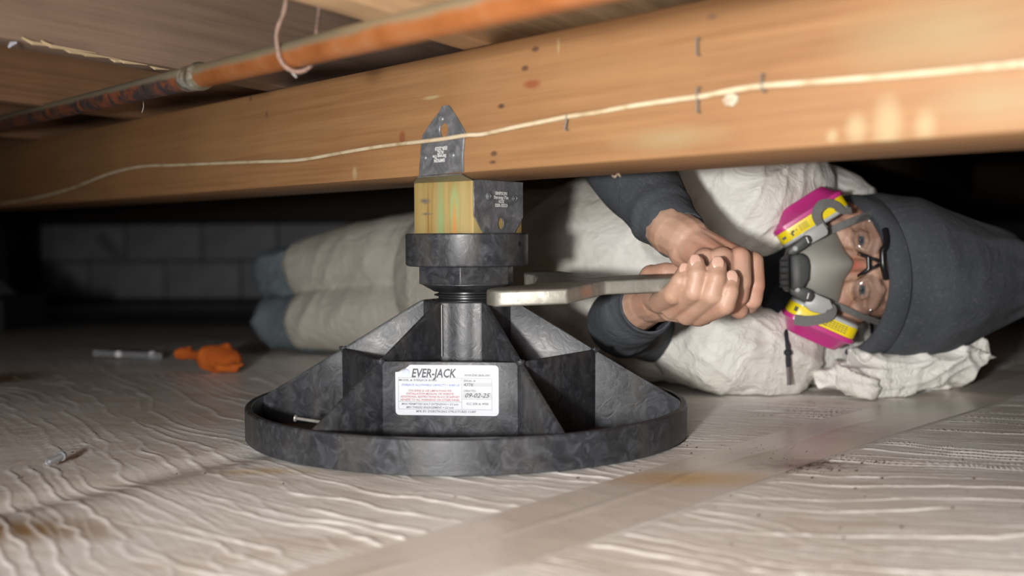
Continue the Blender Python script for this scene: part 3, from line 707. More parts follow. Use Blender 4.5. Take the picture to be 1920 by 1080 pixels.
# nail heads and stamped letters
def head(M, x, y, r, name='nail_head'):
    put(name, MB().lathe([(r, 0), (r, .0012), (r*.8, .0019), (r*.72, .0012), (r*.45, .0012), (r*.4, .0017), (r*.1, .0019)], 18, (bi @ M) @ Vector((x, y, .0008)), (M.to_3x3() @ Vector((0, 0, 1)))).mesh(), gal, br, 'auto')
for px, py, r in ((830, 223, .0034), (799, 296, .0030), (850, 291, .0038)):
    p = Bp(px, py, .0012); head(BM @ Matrix.Translation((0, 0, .0012)), p.x, p.y, r)
for px, py, r in ((914, 368, .0040), (963, 372, .0040)):
    p = Gp(px, py); head(GM, p.x, p.y, r)
shiny = plain('stamped_highlight', (.80, .81, .80), .3, .2)
ms = []
for s, px, py, wd in (('SIMPSON', 938.5, 363, .0205), ('Strong-Tie', 938.5, 370.5, .025), ('AC4Z', 939, 378, .010), ('ESR-2523', 939, 385.5, .021)):
    p = Gp(px, py); m = textmesh(s, .0048, Matrix.Identity(4), 'CENTER', 0, .00012)
    xs = [q.co.x for q in m.vertices]; m.transform(Matrix.Diagonal((wd/(max(xs)-min(xs)), 1, 1, 1))); m.transform(bi @ GM @ Matrix.Translation((p.x, p.y, .00095))); ms.append(m)
BR_ = BM @ Matrix.Rotation(math.pi, 4, 'Y')
for s, px, py, wd in (('ESR-2523', 827, 278, .0185), ('AC4Z', 826, 285.5, .010), ('Strong-Tie', 824, 293, .021), ('SIMPSON', 824, 300.5, .017)):
    p = Bp(px, py, .0022); m = textmesh(s, .0046, Matrix.Identity(4), 'CENTER', 0, .00012)
    xs = [q.co.x for q in m.vertices]; m.transform(Matrix.Diagonal((wd/(max(xs)-min(xs)), 1, 1, 1)))
    # beam local x runs to the far left, so face the letters outward and upside down
    m.transform(bi @ BM @ Matrix.Translation((p.x, p.y, .0023)) @ Matrix.Diagonal((1, -1, 1, 1)))
    ms.append(m)
tag(put('stamped_text', joinmesh(ms), shiny, br), kind='stuff')

# ------------------------------------------------------------------ wrench
t = NT('worn_cast_aluminium', .36, .5)
nn = t.noise(t.map((1, 1, 1)), 55, 6, .7, .5)
c = t.ramp(nn, [(.3, (.19, .175, .145)), (.55, (.29, .28, .245)), (.75, (.38, .37, .335))])
pit = t.noise(t.map(), 260, 3); c = t.mix(t.ramp(pit, [(.68, (0, 0, 0)), (.74, (.8, .8, .8))]), c, (.10, .085, .06))
c = t.stain(c, (.083, 1.05, .158), (.022, .02, .01), (.55, .26, .16), .9)
t.col(c); t.rough(t.ramp(nn, [(.3, (.5, .5, .5)), (.7, (.30, .30, .30))])); t.bump(nn, .0008, .5)
def wz(x, y): return .1617 + .05*(y-1.02) + .03*(x-.03) - .0075
ol = [(-.0245, 1.045), (-.0245, 1.034), (-.0175, 1.022), (-.008, 1.0185), (.053, 1.020), (.094, 1.090), (.236, 1.097), (.240, 1.102), (.240, 1.136), (.236, 1.140), (.100, 1.140), (.078, 1.175), (.055, 1.222), (.040, 1.236), (.022, 1.236), (.014, 1.226), (.0145, 1.196), (.024, 1.186), (.027, 1.150), (.022, 1.085), (.012, 1.072), (-.017, 1.060)]
me = plate(ol, [], .0150, Matrix.Identity(4))
for v_ in me.vertices: v_.co.z += wz(v_.co.x, v_.co.y)
me = bevel(me, .0022, 3, 35)
tag(put('open_end_wrench', me, t.m, None, 'auto'), 'large worn aluminium open-end wrench held by both hands at the jack nut', 'wrench')

# ------------------------------------------------------------------ orange rag
t = NT('orange_cloth', .9); t.col(t.ramp(t.noise(t.map(), 30, 4), [(.3, (.36, .065, .004)), (.7, (.54, .125, .010))])); t.bump(t.noise(t.map(), 350, 2), .001, .5)
def crumple(me, a1, k1, a2, k2, seed=0, pw=2.5):
    c = getco(me); n = getno(me); x, y, z = c.T
    wx = (noise(x*k1*.6+seed, y*k1*.6, z*k1*.6)-.5)*1.2
    d = (ridge(noise(x*k1+wx+seed, y*k1+wx, z*k1), pw)-.4)*a1 + (ridge(noise(x*k2+seed, y*k2+wx*2, z*k2), 2)-.4)*a2
    setco(me, c+n*d[:, None]); return me
g = U(405, 672, 1.66); mb = MB()
def gp(px, py, dd=0): return U(px, py, 1.66+dd)
mb.chain([(gp(348, 662, .03), .013), (gp(336, 663, .03), .008)]); mb.capsule(gp(350, 656, .03), .010, gp(356, 650, .03), .004); mb.capsule(gp(350, 664, .03), .012, gp(385, 668, .02), .011)
mb.chain([(gp(390, 668), .016), (gp(415, 672), .022), (gp(430, 676), .020)]); mb.capsule(gp(415, 658), .013, gp(425, 652), .008); mb.capsule(gp(410, 690, -.02), .010, gp(440, 692, -.02), .009)
mb.capsule(gp(440, 686, -.02), .008, gp(452, 684, -.02), .004); mb.capsule(gp(400, 680, -.01), .013, gp(412, 696, -.02), .006)
me = crumple(blob(mb, .0018, 3), .010, 30, .001, 70, 5)
c = getco(me); c[:, 2] = np.maximum(c[:, 2], floor_h(c[:, 0], c[:, 1], False)+.0008); setco(me, c)
tag(put('orange_rag', me, t.m, None, True), 'crumpled bright orange rag lying on the sheet left of the jack', 'rag')
# clear tube on floor, dark pad at far left
t = NT('clear_plastic', .15); t.b.inputs['Transmission Weight'].default_value = .8; t.b.inputs['Base Color'].default_value = (.8, .82, .85, 1)
a, b = Uz(178, 663, .008), Uz(300, 668, .008)
o = empty('clear_tube', a); tag(o, 'thin clear plastic tube lying on the sheet left of the orange rag', 'tube')
put('tube_body', MB().tube([Vector(), b-a], .006, 12).mesh(), t.m, o)
glint_m = plain('glint_white', (.8, .8, .82), .2)
for px, py in ((222, 664), (285, 665)): put('tube_glint', MB().ell(Uz(px, py, .010)-a, .007, .007, .007, n=12).mesh(), glint_m, o, True)  # small white balls standing in for glints on the tube
gx = empty('pier_pad', Vector((-1.34, 2.60, float(floor_h(-1.34, 2.6))))); tag(gx, 'dark pier pad with a sloping grey side at the far left edge', 'pad')
put('pad_slab', bevel(MB().box((-.03, 0, .035), (.19, .12, .045)).mesh(), .008), plain('pad_black', (.02, .02, .022), .7), gx)
mb = MB().loft([[(-.10, -.11, .078), (.10, -.11, .078), (.10, .09, .078), (-.10, .09, .078)], [(-.10, -.08, .16), (.03, -.08, .15), (.03, .06, .15), (-.10, .06, .16)]]); put('pad_wedge', bevel(mb.mesh(), .004), plain('pad_grey', (.20, .20, .22), .8), gx)
mb = MB().box((0, 0, .3), (.06, .06, .30)); o = put('support_post', bevel(mb.mesh(), .004), dk); o.location = (-1.71, 3.4, -.03); tag(o, 'dark timber post at the far left edge in front of the block wall', 'post')
#PERSON
# ------------------------------------------------------------------ the worker
E0 = U(1618, 497, 1.385); hu = Vector((.985, -.17, 0)).normalized(); hf = Vector((-.17, -.985, 0)).normalized(); hr = Vector((0.03, 0, -1)).normalized()
def HL_(r, u, f): return E0 + hr*r + hu*u + hf*f
skin = NT('skin', .48)
nn = skin.noise(skin.map(), 34, 5); c = skin.ramp(nn, [(.28, (.41, .235, .16)), (.5, (.49, .30, .215)), (.75, (.56, .37, .275))])
rd_ = skin.noise(skin.map(), 14, 3); c = skin.mix(skin.ramp(rd_, [(.45, (0, 0, 0)), (.7, (.5, .5, .5))]), c, (.48, .19, .125))
q_ = HL_(0, -.012, .012); c = skin.stain(c, tuple(q_), (.022, .03, .016), (.47, .13, .085), .95, wob=.1)
skin.col(c); skin.b.inputs['Subsurface Weight'].default_value = .12; skin.b.inputs['Subsurface Radius'].default_value = (.01, .004, .002)
skin.b.inputs['Subsurface Scale'].default_value = .4
skin.bump(skin.math('ADD', skin.noise(skin.map(), 500, 3), skin.math('MULTIPLY', skin.noise(skin.map(), 110, 3), 2)), .0004, .5)
E0 = U(1618, 497, 1.385); hu = Vector((.985, -.17, 0)).normalized(); hf = Vector((-.17, -.985, 0)).normalized(); hr = Vector((0.03, 0, -1)).normalized()
HB = Matrix((hr, hu, hf)).transposed()        # local (r, u, f) -> world
def HL(r, u, f): return E0 + hr*r + hu*u + hf*f
def HP(px, py, f):                            # point at screen px,py on the plane f of the head frame
    return Uplane(px, py, E0 + hf*f, hf)
hands = MB()
def hc(*pts):
    hands.chain([(U(x, y, d), r) for x, y, d, r in pts], 14)
# lower hand (fingers wrap up over the other hand)
hc((1178, 590, 1.235, .029), (1215, 566, 1.19, .0255), (1240, 562, 1.16, .024))
hc((1232, 553, 1.165, .022), (1262, 560, 1.135, .0175)); hc((1236, 560, 1.165, .022), (1290, 577, 1.135, .0175)); hc((1236, 566, 1.165, .020), (1310, 587, 1.135, .015))
hc((1225, 555, 1.17, .021), (1242, 566, 1.125, .0125)); hc((1262, 575, 1.14, .018), (1318, 588, 1.14, .013))
hc((1238, 566, 1.118, .0125), (1262, 551, 1.082, .0115), (1276, 527, 1.073, .0100), (1285, 509, 1.078, .0086))
hc((1262, 578, 1.112, .0125), (1300, 545, 1.070, .0118), (1306, 515, 1.066, .0102), (1305, 493, 1.072, .0090))
hc((1288, 588, 1.108, .0125), (1334, 551, 1.066, .0120), (1343, 521, 1.062, .0104), (1346, 499, 1.068, .0092))
hc((1312, 592, 1.108, .0115), (1359, 570, 1.068, .0112), (1368, 546, 1.064, .0098), (1372, 524, 1.070, .0086))
hc((1212, 548, 1.19, .017), (1222, 520, 1.19, .0145), (1250, 511, 1.172, .0115), (1290, 511, 1.16, .0098))
# upper hand
hc((1225, 395, 1.23, .030), (1262, 435, 1.175, .0275), (1290, 452, 1.155, .0265))
hc((1285, 456, 1.155, .024), (1322, 488, 1.115, .0130)); hc((1292, 456, 1.150, .024), (1352, 486, 1.112, .0130))
hc((1298, 454, 1.150, .023), (1386, 486, 1.118, .0125)); hc((1300, 458, 1.160, .022), (1412, 494, 1.138, .0115))
hc((1290, 470, 1.15, .022), (1345, 500, 1.13, .018)); hc((1310, 480, 1.15, .02), (1385, 505, 1.145, .014))
hc((1322, 488, 1.108, .0130), (1325, 528, 1.098, .0120), (1330, 560, 1.118, .0100), (1335, 570, 1.14, .009))
hc((1354, 486, 1.104, .0132), (1358, 532, 1.094, .0122), (1366, 568, 1.108, .0104), (1386, 582, 1.118, .0094))
hc((1386, 485, 1.108, .0128), (1388, 528, 1.098, .0120), (1384, 555, 1.106, .0110), (1372, 568, 1.132, .0092))
hc((1412, 492, 1.128, .0118), (1415, 535, 1.120, .0112), (1412, 562, 1.122, .0100), (1405, 574, 1.136, .0088))
hc((1288, 480, 1.165, .016), (1300, 515, 1.165, .014), (1330, 530, 1.16, .0115))
hand_me = blob(hands, .0016, 3)
# knuckle creases: small inward dents across the finger joints
co = getco(hand_me); no = getno(hand_me)
for px, py, d in ((1281, 520, 1.07), (1306, 519, 1.06), (1343, 524, 1.06), (1368, 548, 1.06), (1326, 526, 1.09), (1388, 530, 1.09)):
    p = U(px, py, d); dd = np.array(co)-np.array(p)
    zc = dd[:, 2]; rr_ = np.sqrt(dd[:, 0]**2+dd[:, 1]**2)
    w_ = np.clip(1-rr_/.014, 0, 1)*(np.exp(-((zc-.0022)/.0010)**2)+np.exp(-((zc+.0016)/.0009)**2)); co -= no*(w_*.0006)[:, None]
for px, py, d in ((1330, 480, 1.10), (1356, 478, 1.095), (1390, 478, 1.10), (1415, 486, 1.12), (1258, 553, 1.07), (1298, 546, 1.06), (1333, 551, 1.056), (1358, 570, 1.058)):
    p = U(px, py, d); q = np.linalg.norm(co-np.array(p), axis=1); co += no*(np.exp(-(q/.008)**2)*.0010)[:, None]
setco(hand_me, co)
# head and neck
hd = MB()
hd.ell(HL(0, .022, -.098), .076, .104, .098, HB, 28); hd.ell(HL(0, -.032, -.062), .064, .082, .060, HB, 28)
hd.chain([(HL(0, -.094, -.030), .024), (HL(0, -.085, -.045), .034)])
for s in (-1, 1):
    hd.chain([(HL(s*.046, -.085, -.065), .022), (HL(s*.060, -.045, -.095), .020)])
    hd.ell(HL(s*.040, -.030, -.030), .026, .026, .024, HB); hd.ell(HL(s*.056, -.010, -.042), .020, .028, .026, HB)
    hd.chain([(HL(s*.014, .016, -.0055), .0085), (HL(s*.032, .021, -.008), .0090), (HL(s*.052, .014, -.021), .0085)])
    hd.capsule(HL(s*.010, .002, -.010), .009, HL(s*.014, -.038, -.002), .011)
    hd.ell(HL(s*.012, -.046, .004), .009, .009, .011, HB)
    hd.ell(HL(s*.066, -.022, -.060), .018, .040, .034, HB)
    hd.ell(HL(s*.078, -.01, -.10), .008, .030, .018, HB)
    # eyelids
    hd.chain([(HL(s*.0185, -.001, -.0100), .0028), (HL(s*.024, .0050, -.0058), .0038), (HL(s*.032, .0062, -.0042), .0042), (HL(s*.040, .0048, -.0072), .0038), (HL(s*.0455, -.001, -.0135), .0028)], 8)
    hd.chain([(HL(s*.0185, -.001, -.0100), .0026), (HL(s*.025, -.0058, -.0066), .0032), (HL(s*.033, -.0068, -.0056), .0032), (HL(s*.041, -.0048, -.0090), .0030), (HL(s*.0455, -.001, -.0135), .0026)], 8)
    hd.chain([(HL(s*.024, -.013, -.009), .003), (HL(s*.034, -.015, -.0095), .0035), (HL(s*.043, -.011, -.014), .003)], 8)
hd.capsule(HL(0, .012, -.002), .0075, HL(0, -.018, .006), .0080); hd.capsule(HL(0, -.018, .006), .0080, HL(0, -.042, .016), .0120)
hd.capsule(HL(-.018, -.070, -.006), .006, HL(.018, -.070, -.006), .006)
hd.ell(HL(0, .052, -.050), .060, .045, .052, HB, 24)
hd.chain([(HL(0, -.07, -.11), .055), (HL(0, -.14, -.13), .058)], 20)
head_me = blob(hd, .0020, 3)
# torso, arms and legs under the clothes
bd_ = MB()
SH = Vector((.36, 1.61, .165)); WA = Vector((.10, 1.665, .150)); HP_ = Vector((-.06, 1.78, .145))
bd_.chain([(HL(0, -.13, -.13), .055), (SH+Vector((.02, 0, 0)), .08), (SH, .10), (WA, .10), (HP_, .10)], 20)
K1 = Vector((-.445, 2.04, .143)); K2 = Vector((-.435, 1.99, .052))
F1 = Vector((-.42, 2.42, .10)); F2 = Vector((-.40, 2.38, .045))
for hp, k, f in ((HP_+Vector((0, .02, .045)), K1, F1), (HP_+Vector((0, 0, -.06)), K2, F2)):
    bd_.chain([(hp, .045), (k, .035), (f, .026), (f+Vector((.10, .10, 0)), .022)], 16)
eA = U(1170, 262, 1.44); eB = U(1165, 612, 1.37)
sA = SH+Vector((.0, .02, .06)); sB = SH+Vector((.0, .0, -.06))
bd_.chain([(sA, .035), (eA, .030), (U(1225, 395, 1.23), .026)], 14); bd_.chain([(sB, .035), (U(1290, 630, 1.58), .028), (eB, .033), (U(1178, 590, 1.235), .026)], 14)
body_me = blob(bd_, .007, 3)
person = put('person', joinmesh([hand_me, head_me, body_me]), skin.m, None, True)
tag(person, 'person in white coverall and grey hood lying sideways on the sheet gripping the wrench', 'person')
# eyes
wh = plain('eye_white', (.48, .42, .39), .3); ir = plain('iris_grey_blue', (.08, .11, .13), .2); pu = plain('pupil', (.005, .005, .005), .1)
for s in (-1, 1):
    c = HL(s*.032, .0002, -.0178); ey = put('eye', MB().ell((0, 0, 0), .0122, .0122, .0122, n=24).mesh(), wh, person, True); ey.location = c
    g = (HB @ Vector((.05, -.12, 1))).normalized()
    io = put('iris', MB().lathe([(.0060, .0108), (.0052, .0120), (.003, .0127), (.001, .0129)], 24, (0, 0, 0), g).mesh(), ir, ey, True)
    put('pupil', MB().lathe([(.0027, .0124), (.0024, .01305), (.001, .0132)], 16, (0, 0, 0), g).mesh(), pu, ey, True)
# eyebrows
hb = plain('brow_hair', (.16, .09, .06), .8)
for s in (-1, 1):
    mb = MB()
    for i in range(60):
        t_ = random.random(); r_ = s*(.012+.040*t_); u_ = .019+.006*math.sin(t_*2.6)+random.uniform(-.0025, .0025); f_ = .0035-.018*t_**1.6
        a_ = HL(r_, u_, f_-.001); b_ = HL(r_+s*.006, u_+.002, f_+.0008-.004*t_); mb.tube([a_, b_], [.0003, .0001], 3)
    tag(put('eyebrow', mb.mesh(), hb, person), kind='stuff')
# fingernails
nm = plain('nail', (.58, .36, .28), .30)
for px, py, d, wd, lx in ((1283.5, 505, 1.0705, .0056, .15), (1304, 489, 1.0645, .0060, .0), (1346, 493, 1.0600, .0064, -.05), (1373, 519, 1.0625, .0058, -.1)):
    p = U(px, py, d); M_ = Matrix.Rotation(lx, 3, 'Y') @ Matrix.Rotation(-.30, 3, 'X')
    put('fingernail', MB().ell(p, wd, .0014, .0074, M_, 16).mesh(), nm, person, True)
# ---- clothing helpers
def cloth(name, c0, c1, k=8, bumpk=30, rough=.85, fine=700, spots=None, bs=.004):
    t = NT(name, rough)
    c = t.ramp(t.noise(t.map(), k, 5, .6), [(.32, c0), (.68, c1)])
    if spots: c = t.mix(t.ramp(t.noise(t.map(), spots[1], 4), [(.55, (0, 0, 0)), (.8, (.75, .75, .75))]), c, spots[0])
    t.col(c)
    wv = t.noise(t.map(), bumpk, 6, .62, 1.2)
    rg = t.math('POWER', t.math('SUBTRACT', 1.0, t.math('ABSOLUTE', t.math('SUBTRACT', t.math('MULTIPLY', wv, 2.0), 1.0))), 5.0)
    t.bump(t.math('ADD', rg, t.math('MULTIPLY', t.noise(t.map(), fine, 2), .12)), bs, .55); return t.m
suit_m = cloth('white_coverall', (.72, .69, .62), (.88, .865, .83), 7, 16, .6, 500, ((.50, .43, .31), 6), .0035)
grey_m = cloth('charcoal_fleece', (.042, .047, .056), (.070, .077, .089), 12, 10, .95, 900, ((.12, .125, .14), 260), .002)
jean_m = cloth('blue_denim', (.10, .125, .145), (.185, .22, .245), 10, 14, .9, 900, None, .004)
navy_m = cloth('navy_fleece', (.006, .009, .016), (.014, .018, .030), 12, 20, .95, 700, None, .003)
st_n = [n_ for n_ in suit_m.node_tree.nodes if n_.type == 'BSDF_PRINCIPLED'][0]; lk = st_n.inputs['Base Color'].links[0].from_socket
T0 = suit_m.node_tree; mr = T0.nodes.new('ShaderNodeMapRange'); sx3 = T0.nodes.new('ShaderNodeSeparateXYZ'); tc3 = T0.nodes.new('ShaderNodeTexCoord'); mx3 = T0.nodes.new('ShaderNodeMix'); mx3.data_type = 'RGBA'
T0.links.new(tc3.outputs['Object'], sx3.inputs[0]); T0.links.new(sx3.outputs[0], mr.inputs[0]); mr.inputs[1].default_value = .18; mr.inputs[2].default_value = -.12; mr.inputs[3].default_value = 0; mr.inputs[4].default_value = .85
T0.links.new(mr.outputs[0], mx3.inputs[0]); T0.links.new(lk, mx3.inputs[6]); mx3.inputs[7].default_value = (.46, .43, .365, 1); T0.links.new(mx3.outputs[2], st_n.inputs['Base Color'])  # soil plus painted-in light falloff, darkening the trouser half
def folds(me, items, base=0.0015):
    """items: (px,py,d, angle_deg, radius, amp, freq): long folds along a direction in the x-z plane"""
    c = getco(me); n = getno(me); x, y, z = c.T; D_ = np.zeros(len(c)); W_ = np.full(len(c), .15)
    Gn = (ridge(noise(x*9+(noise(x*6, y*6, z*6)-.5)*2, y*9, z*9+2), 3)-.35)*base*1.0
    D_ = Gn*.15*1.0
    for (px, py, d, ang, rad_, amp, fr_) in items:
        p = U(px, py, d); amp = amp*1.1; fr_ = fr_*1.8; rad_ = rad_*1.35; w_ = np.exp(-(((x-p.x)**2+(y-p.y)**2*.3+(z-p.z)**2)/rad_**2)); a = math.radians(ang)
        u = (x-p.x)*math.cos(a)+(z-p.z)*math.sin(a); v = -(x-p.x)*math.sin(a)+(z-p.z)*math.cos(a)
        v = v + (noise(u*9+px, v*16, y*8)-.5)*.030
        f_ = (ridge(noise(u*4+px*.1, v*fr_, y*3+py), 3.2)-.33)*amp
        D_ += w_*f_; W_ += w_
    D_ = D_/W_
    setco(me, c+n*(D_ + Gn*.6)[:, None]); return me
def floorclamp(me, e=.0006):
    c = getco(me); m_ = c[:, 2] < .03; c[m_, 2] = np.maximum(c[m_, 2], floor_h(c[m_, 0], c[m_, 1], False)+e+.0015); setco(me, c); return me
# ---- coverall
cv = MB()
cv.chain([(SH+Vector((-.03, .0, .0)), .163), (WA+Vector((.03, 0, 0)), .150), (HP_+Vector((0, 0, -.002)), .138)], 28)
cv.chain([(Vector((.22, 1.53, .085)), .085), (Vector((.33, 1.50, .080)), .080), (Vector((.44, 1.53, .072)), .070)], 24)
cv.chain([(Vector((.26, 1.52, .225)), .085), (Vector((.37, 1.53, .245)), .085), (Vector((.455, 1.56, .235)), .078)], 24)
cv.chain([(U(1330, 345, 1.46), .075), (U(1400, 390, 1.46), .085), (U(1440, 350, 1.50), .09)], 24)
cv.chain([(U(1300, 640, 1.47), .06), (U(1360, 640, 1.45), .075), (U(1440, 650, 1.47), .075)], 24)
cv.chain([(Vector((.40, 1.62, .16)), .14), (Vector((.46, 1.66, .16)), .10)], 24)
cv.chain([(HP_+Vector((.0, .02, .035)), .098), (K1.lerp(HP_+Vector((0, .02, .045)), .22), .066)], 24)
cv.chain([(HP_+Vector((.0, 0, -.055)), .090), (K2.lerp(HP_+Vector((0, 0, -.06)), .20)+Vector((0, 0, .004)), .057)], 24)
cv_me = blob(cv, .0042, 6)
cv_me = folds(cv_me, [(1350, 350, 1.40, 62, .10, .016, 22), (1500, 340, 1.40, 20, .12, .012, 16), (1200, 470, 1.5, 40, .13, .016, 11), (1300, 520, 1.4, 15, .08, .012, 18), (1400, 650, 1.38, -38, .12, .011, 26), (1250, 690, 1.42, 70, .09, .010, 22),
                      (1500, 690, 1.38, -25, .10, .010, 26), (1040, 400, 1.6, 35, .16, .020, 9), (1040, 560, 1.6, -30, .16, .020, 9), (860, 480, 1.8, 20, .2, .014, 7), (700, 520, 2.0, 65, .16, .014, 7), (700, 600, 2.0, 60, .16, .012, 7)])
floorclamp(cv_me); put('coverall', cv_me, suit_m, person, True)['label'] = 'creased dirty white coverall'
# seam line across the lower chest
sm = MB(); pts = smooth_pts([U(1345, 618, 1.36), U(1362, 640, 1.355), U(1371, 670, 1.36), U(1376, 700, 1.38), U(1380, 730, 1.42)], 4)
# crumpled coverall hood lying under the head
ch = MB(); chp = lambda px, py, d: U(px, py, d)
ch.chain([(chp(1540, 712, 1.43), .020), (chp(1640, 700, 1.43), .032), (chp(1720, 692, 1.44), .033), (chp(1790, 672, 1.45), .030), (chp(1812, 664, 1.46), .026)], 18)
ch.chain([(chp(1600, 712, 1.40), .018), (chp(1632, 722, 1.39), .012)], 14); ch.chain([(chp(1690, 700, 1.5), .035), (chp(1780, 685, 1.52), .035)], 16)
cm = crumple(blob(ch, .0030, 6), .016, 13, .004, 40, 3, 4); cm = folds(cm, [(1620, 700, 1.42, -15, .06, .012, 34), (1700, 690, 1.42, 12, .06, .014, 30), (1790, 680, 1.44, -20, .05, .014, 32)]); floorclamp(cm)
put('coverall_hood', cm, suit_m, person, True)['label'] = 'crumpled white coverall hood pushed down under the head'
# ---- jeans
jn = MB()
H1 = HP_+Vector((0, .02, .045)); H2 = HP_+Vector((0, 0, -.06))
jn.chain([(K1.lerp(H1, .5), .055), (K1, .052), (F1, .040), (F1+Vector((.08, .08, 0)), .036)], 20)
jn.chain([(K2.lerp(H2, .5), .052), (K2, .049), (F2, .038), (F2+Vector((.08, .08, 0)), .034)], 20)
jm_ = folds(blob(jn, .005, 5), [(545, 520, 2.0, 40, .15, .016, 12), (545, 600, 2.0, 30, .15, .016, 12)]); floorclamp(jm_)
put('jeans', jm_, jean_m, person, True)['label'] = 'faded blue jeans showing below the coverall at the knees'
# ---- boots, hidden behind the knees
bt = MB()
for f in (F1, F2): bt.chain([(f+Vector((.12, .11, 0)), .036), (f+Vector((.17, .14, 0)), .040), (f+Vector((.14, .22, 0)), .032)], 16)
bm_ = floorclamp(blob(bt, .005, 3)); put('boots', bm_, plain('brown_boot', (.10, .06, .03), .7), person, True)
# ---- sweatshirt sleeves (open cuffs)
def sleeve(name, cps, label, seam=None, foldamp=.003, seed=0):
    pts = [U(x, y, d) for x, y, d, r in cps]; rs = [r for *_, r in cps]
    P = smooth_pts(pts, 8); Rr = [float(v) for v in np.interp(np.linspace(0, len(rs)-1, len(P)), range(len(rs)), rs)]
    mb = MB(); mb.tube(P, Rr, 56, cap=False); me = mb.mesh()
    c = getco(me); n = getno(me); x, y, z = c.T
    ring = np.repeat(np.arange(len(P)), 56)/(len(P)-1); am = foldamp*np.clip((.97-ring)*9, .12, 1)
    d = (ridge(noise(x*12+seed+(noise(x*9, y*9, z*9)-.5)*1.5, y*12, z*12), 2.2)-.35)*am*2.4
    if seam: d = d - .0014*np.exp(-((ring-seam)/.010)**2) + .0012*np.exp(-((ring-seam+.035)/.02)**2)
    setco(me, c+n*d[:, None])
    me = evalmods(me, [('SOLIDIFY', dict(thickness=.0028, offset=-1)), ('SUBSURF', dict(levels=1))])
    o = put(name, me, grey_m, person, True); o['label'] = label; return o
sleeve('sweatshirt_sleeve', [(1420, 420, 1.64, .050), (1300, 330, 1.60, .052), (1190, 262, 1.44, .055), (1180, 300, 1.33, .054), (1200, 345, 1.27, .046), (1232, 390, 1.225, .037), (1262, 425, 1.19, .0315), (1277, 443, 1.174, .0295)], 'charcoal sleeve of the upper arm coming down from behind the beam', .80, seed=3)
sleeve('sweatshirt_sleeve', [(1420, 610, 1.64, .050), (1300, 620, 1.60, .046), (1215, 615, 1.45, .043), (1165, 606, 1.36, .041), (1166, 602, 1.30, .040), (1182, 594, 1.25, .0375), (1206, 577, 1.212, .0335), (1214, 572, 1.200, .0325)], 'charcoal sleeve of the lower arm, pushed up near the wrench', .80, seed=8)
# ---- navy neck of the sweatshirt
nk = MB(); nk.ell(U(1445, 520, 1.44), .040, .055, .050, None, 20); nk.ell(U(1490, 470, 1.46), .05, .06, .075, None, 20); nk.ell(U(1500, 560, 1.47), .05, .06, .06, None, 20)
put('sweatshirt_neck', folds(blob(nk, .004, 4), [(1440, 500, 1.38, 70, .08, .01, 20)]), navy_m, person, True)['label'] = 'dark navy neck of the sweatshirt'
# ---- hood
hm = MB(); NS = 64; st_ = [  # (u, centre r, half width r, half depth f, f centre)
 (0.0, .018, .103, .100, -.090), (.012, .018, .108, .104, -.091), (.05, .018, .113, .107, -.093), (.098, .020, .1075, .106, -.096), (.14, .021, .091, .096, -.100), (.19, .019, .068, .070, -.104), (.225, .021, .044, .042, -.104), (.245, .024, .030, .026, -.104), (.262, .026, .019, .017, -.104), (.275, .028, .015, .013, -.104)]
loops = []
us = [s_[0] for s_ in st_]
for T in np.concatenate([np.linspace(0, .05, 12), np.linspace(.06, .275, 30)]):
    cr_, hw, hd_, cf = [float(np.interp(T, us, [s_[k] for s_ in st_])) for k in (1, 2, 3, 4)]
    lp = []
    for k in range(NS):
        a = 2*math.pi*k/NS; rr_ = math.cos(a); ff = math.sin(a)
        k_open = max(0, 1-T/.20)
        # the opening is slanted: front edge sits further up the forehead, sides reach back to the cheeks
        u0_ = -.020 + .050*max(0, ff)**1.3 - .050*max(0, -ff)
        bulge = 1+.02*math.sin(3*a+1)
        lp.append(HL(cr_+rr_*hw*bulge, u0_*k_open + T, cf + ff*hd_))
    loops.append(lp)
hm.loft(loops, False, True); hme = hm.mesh(recalc=False)
bmm = bmesh.new(); bmm.from_mesh(hme); bmesh.ops.recalc_face_normals(bmm, faces=bmm.faces); bmm.to_mesh(hme); bmm.free()
c = getco(hme); n = getno(hme); x, y, z = c.T; ring = np.repeat(np.arange(42), NS)[:len(c)]
tip = U(1895, 525, 1.47)
d = (ridge(noise(x*10+5, y*10, z*10), 2)-.4)*.006 + (ridge(noise(x*5+2, y*22, z*22), 3)-.35)*.005*np.clip((ring-14)/14., 0, 1)
dt = np.sqrt((x-tip.x)**2+(y-tip.y)**2+(z-tip.z)**2); ang_ = np.arctan2(z-tip.z, y-tip.y)
d += np.exp(-(dt/.06)**2)*.008*np.sin(ang_*11) - np.exp(-(dt/.018)**2)*.008
d += -.0022*np.exp(-((ring-7)/.7)**2) + .0025*np.exp(-((ring-3.5)/2.5)**2)
setco(hme, c+n*d[:, None])
hme = evalmods(hme, [('SOLIDIFY', dict(thickness=.007, offset=-1)), ('SUBSURF', dict(levels=2))])
hood = put('hood', hme, grey_m, person, True); hood['label'] = 'charcoal sweatshirt hood pulled over the head, gathered to a point'
# dark stitched seam behind the hood edge
lp = [loops[7][k] for k in range(NS)]; P = [loops[7][k] + (loops[7][k]-HL(.01, .05, -.09)).normalized()*.0003 for k in range(NS)]
put('hood_seam', MB().loft([[q + v for v in (hu*.0010, (q-HL(.01, .03, -.09)).normalized()*.0030, -hu*.0010)] for q in P], closed=True).mesh(), plain('seam_dark', (.015, .017, .02), .9), hood)
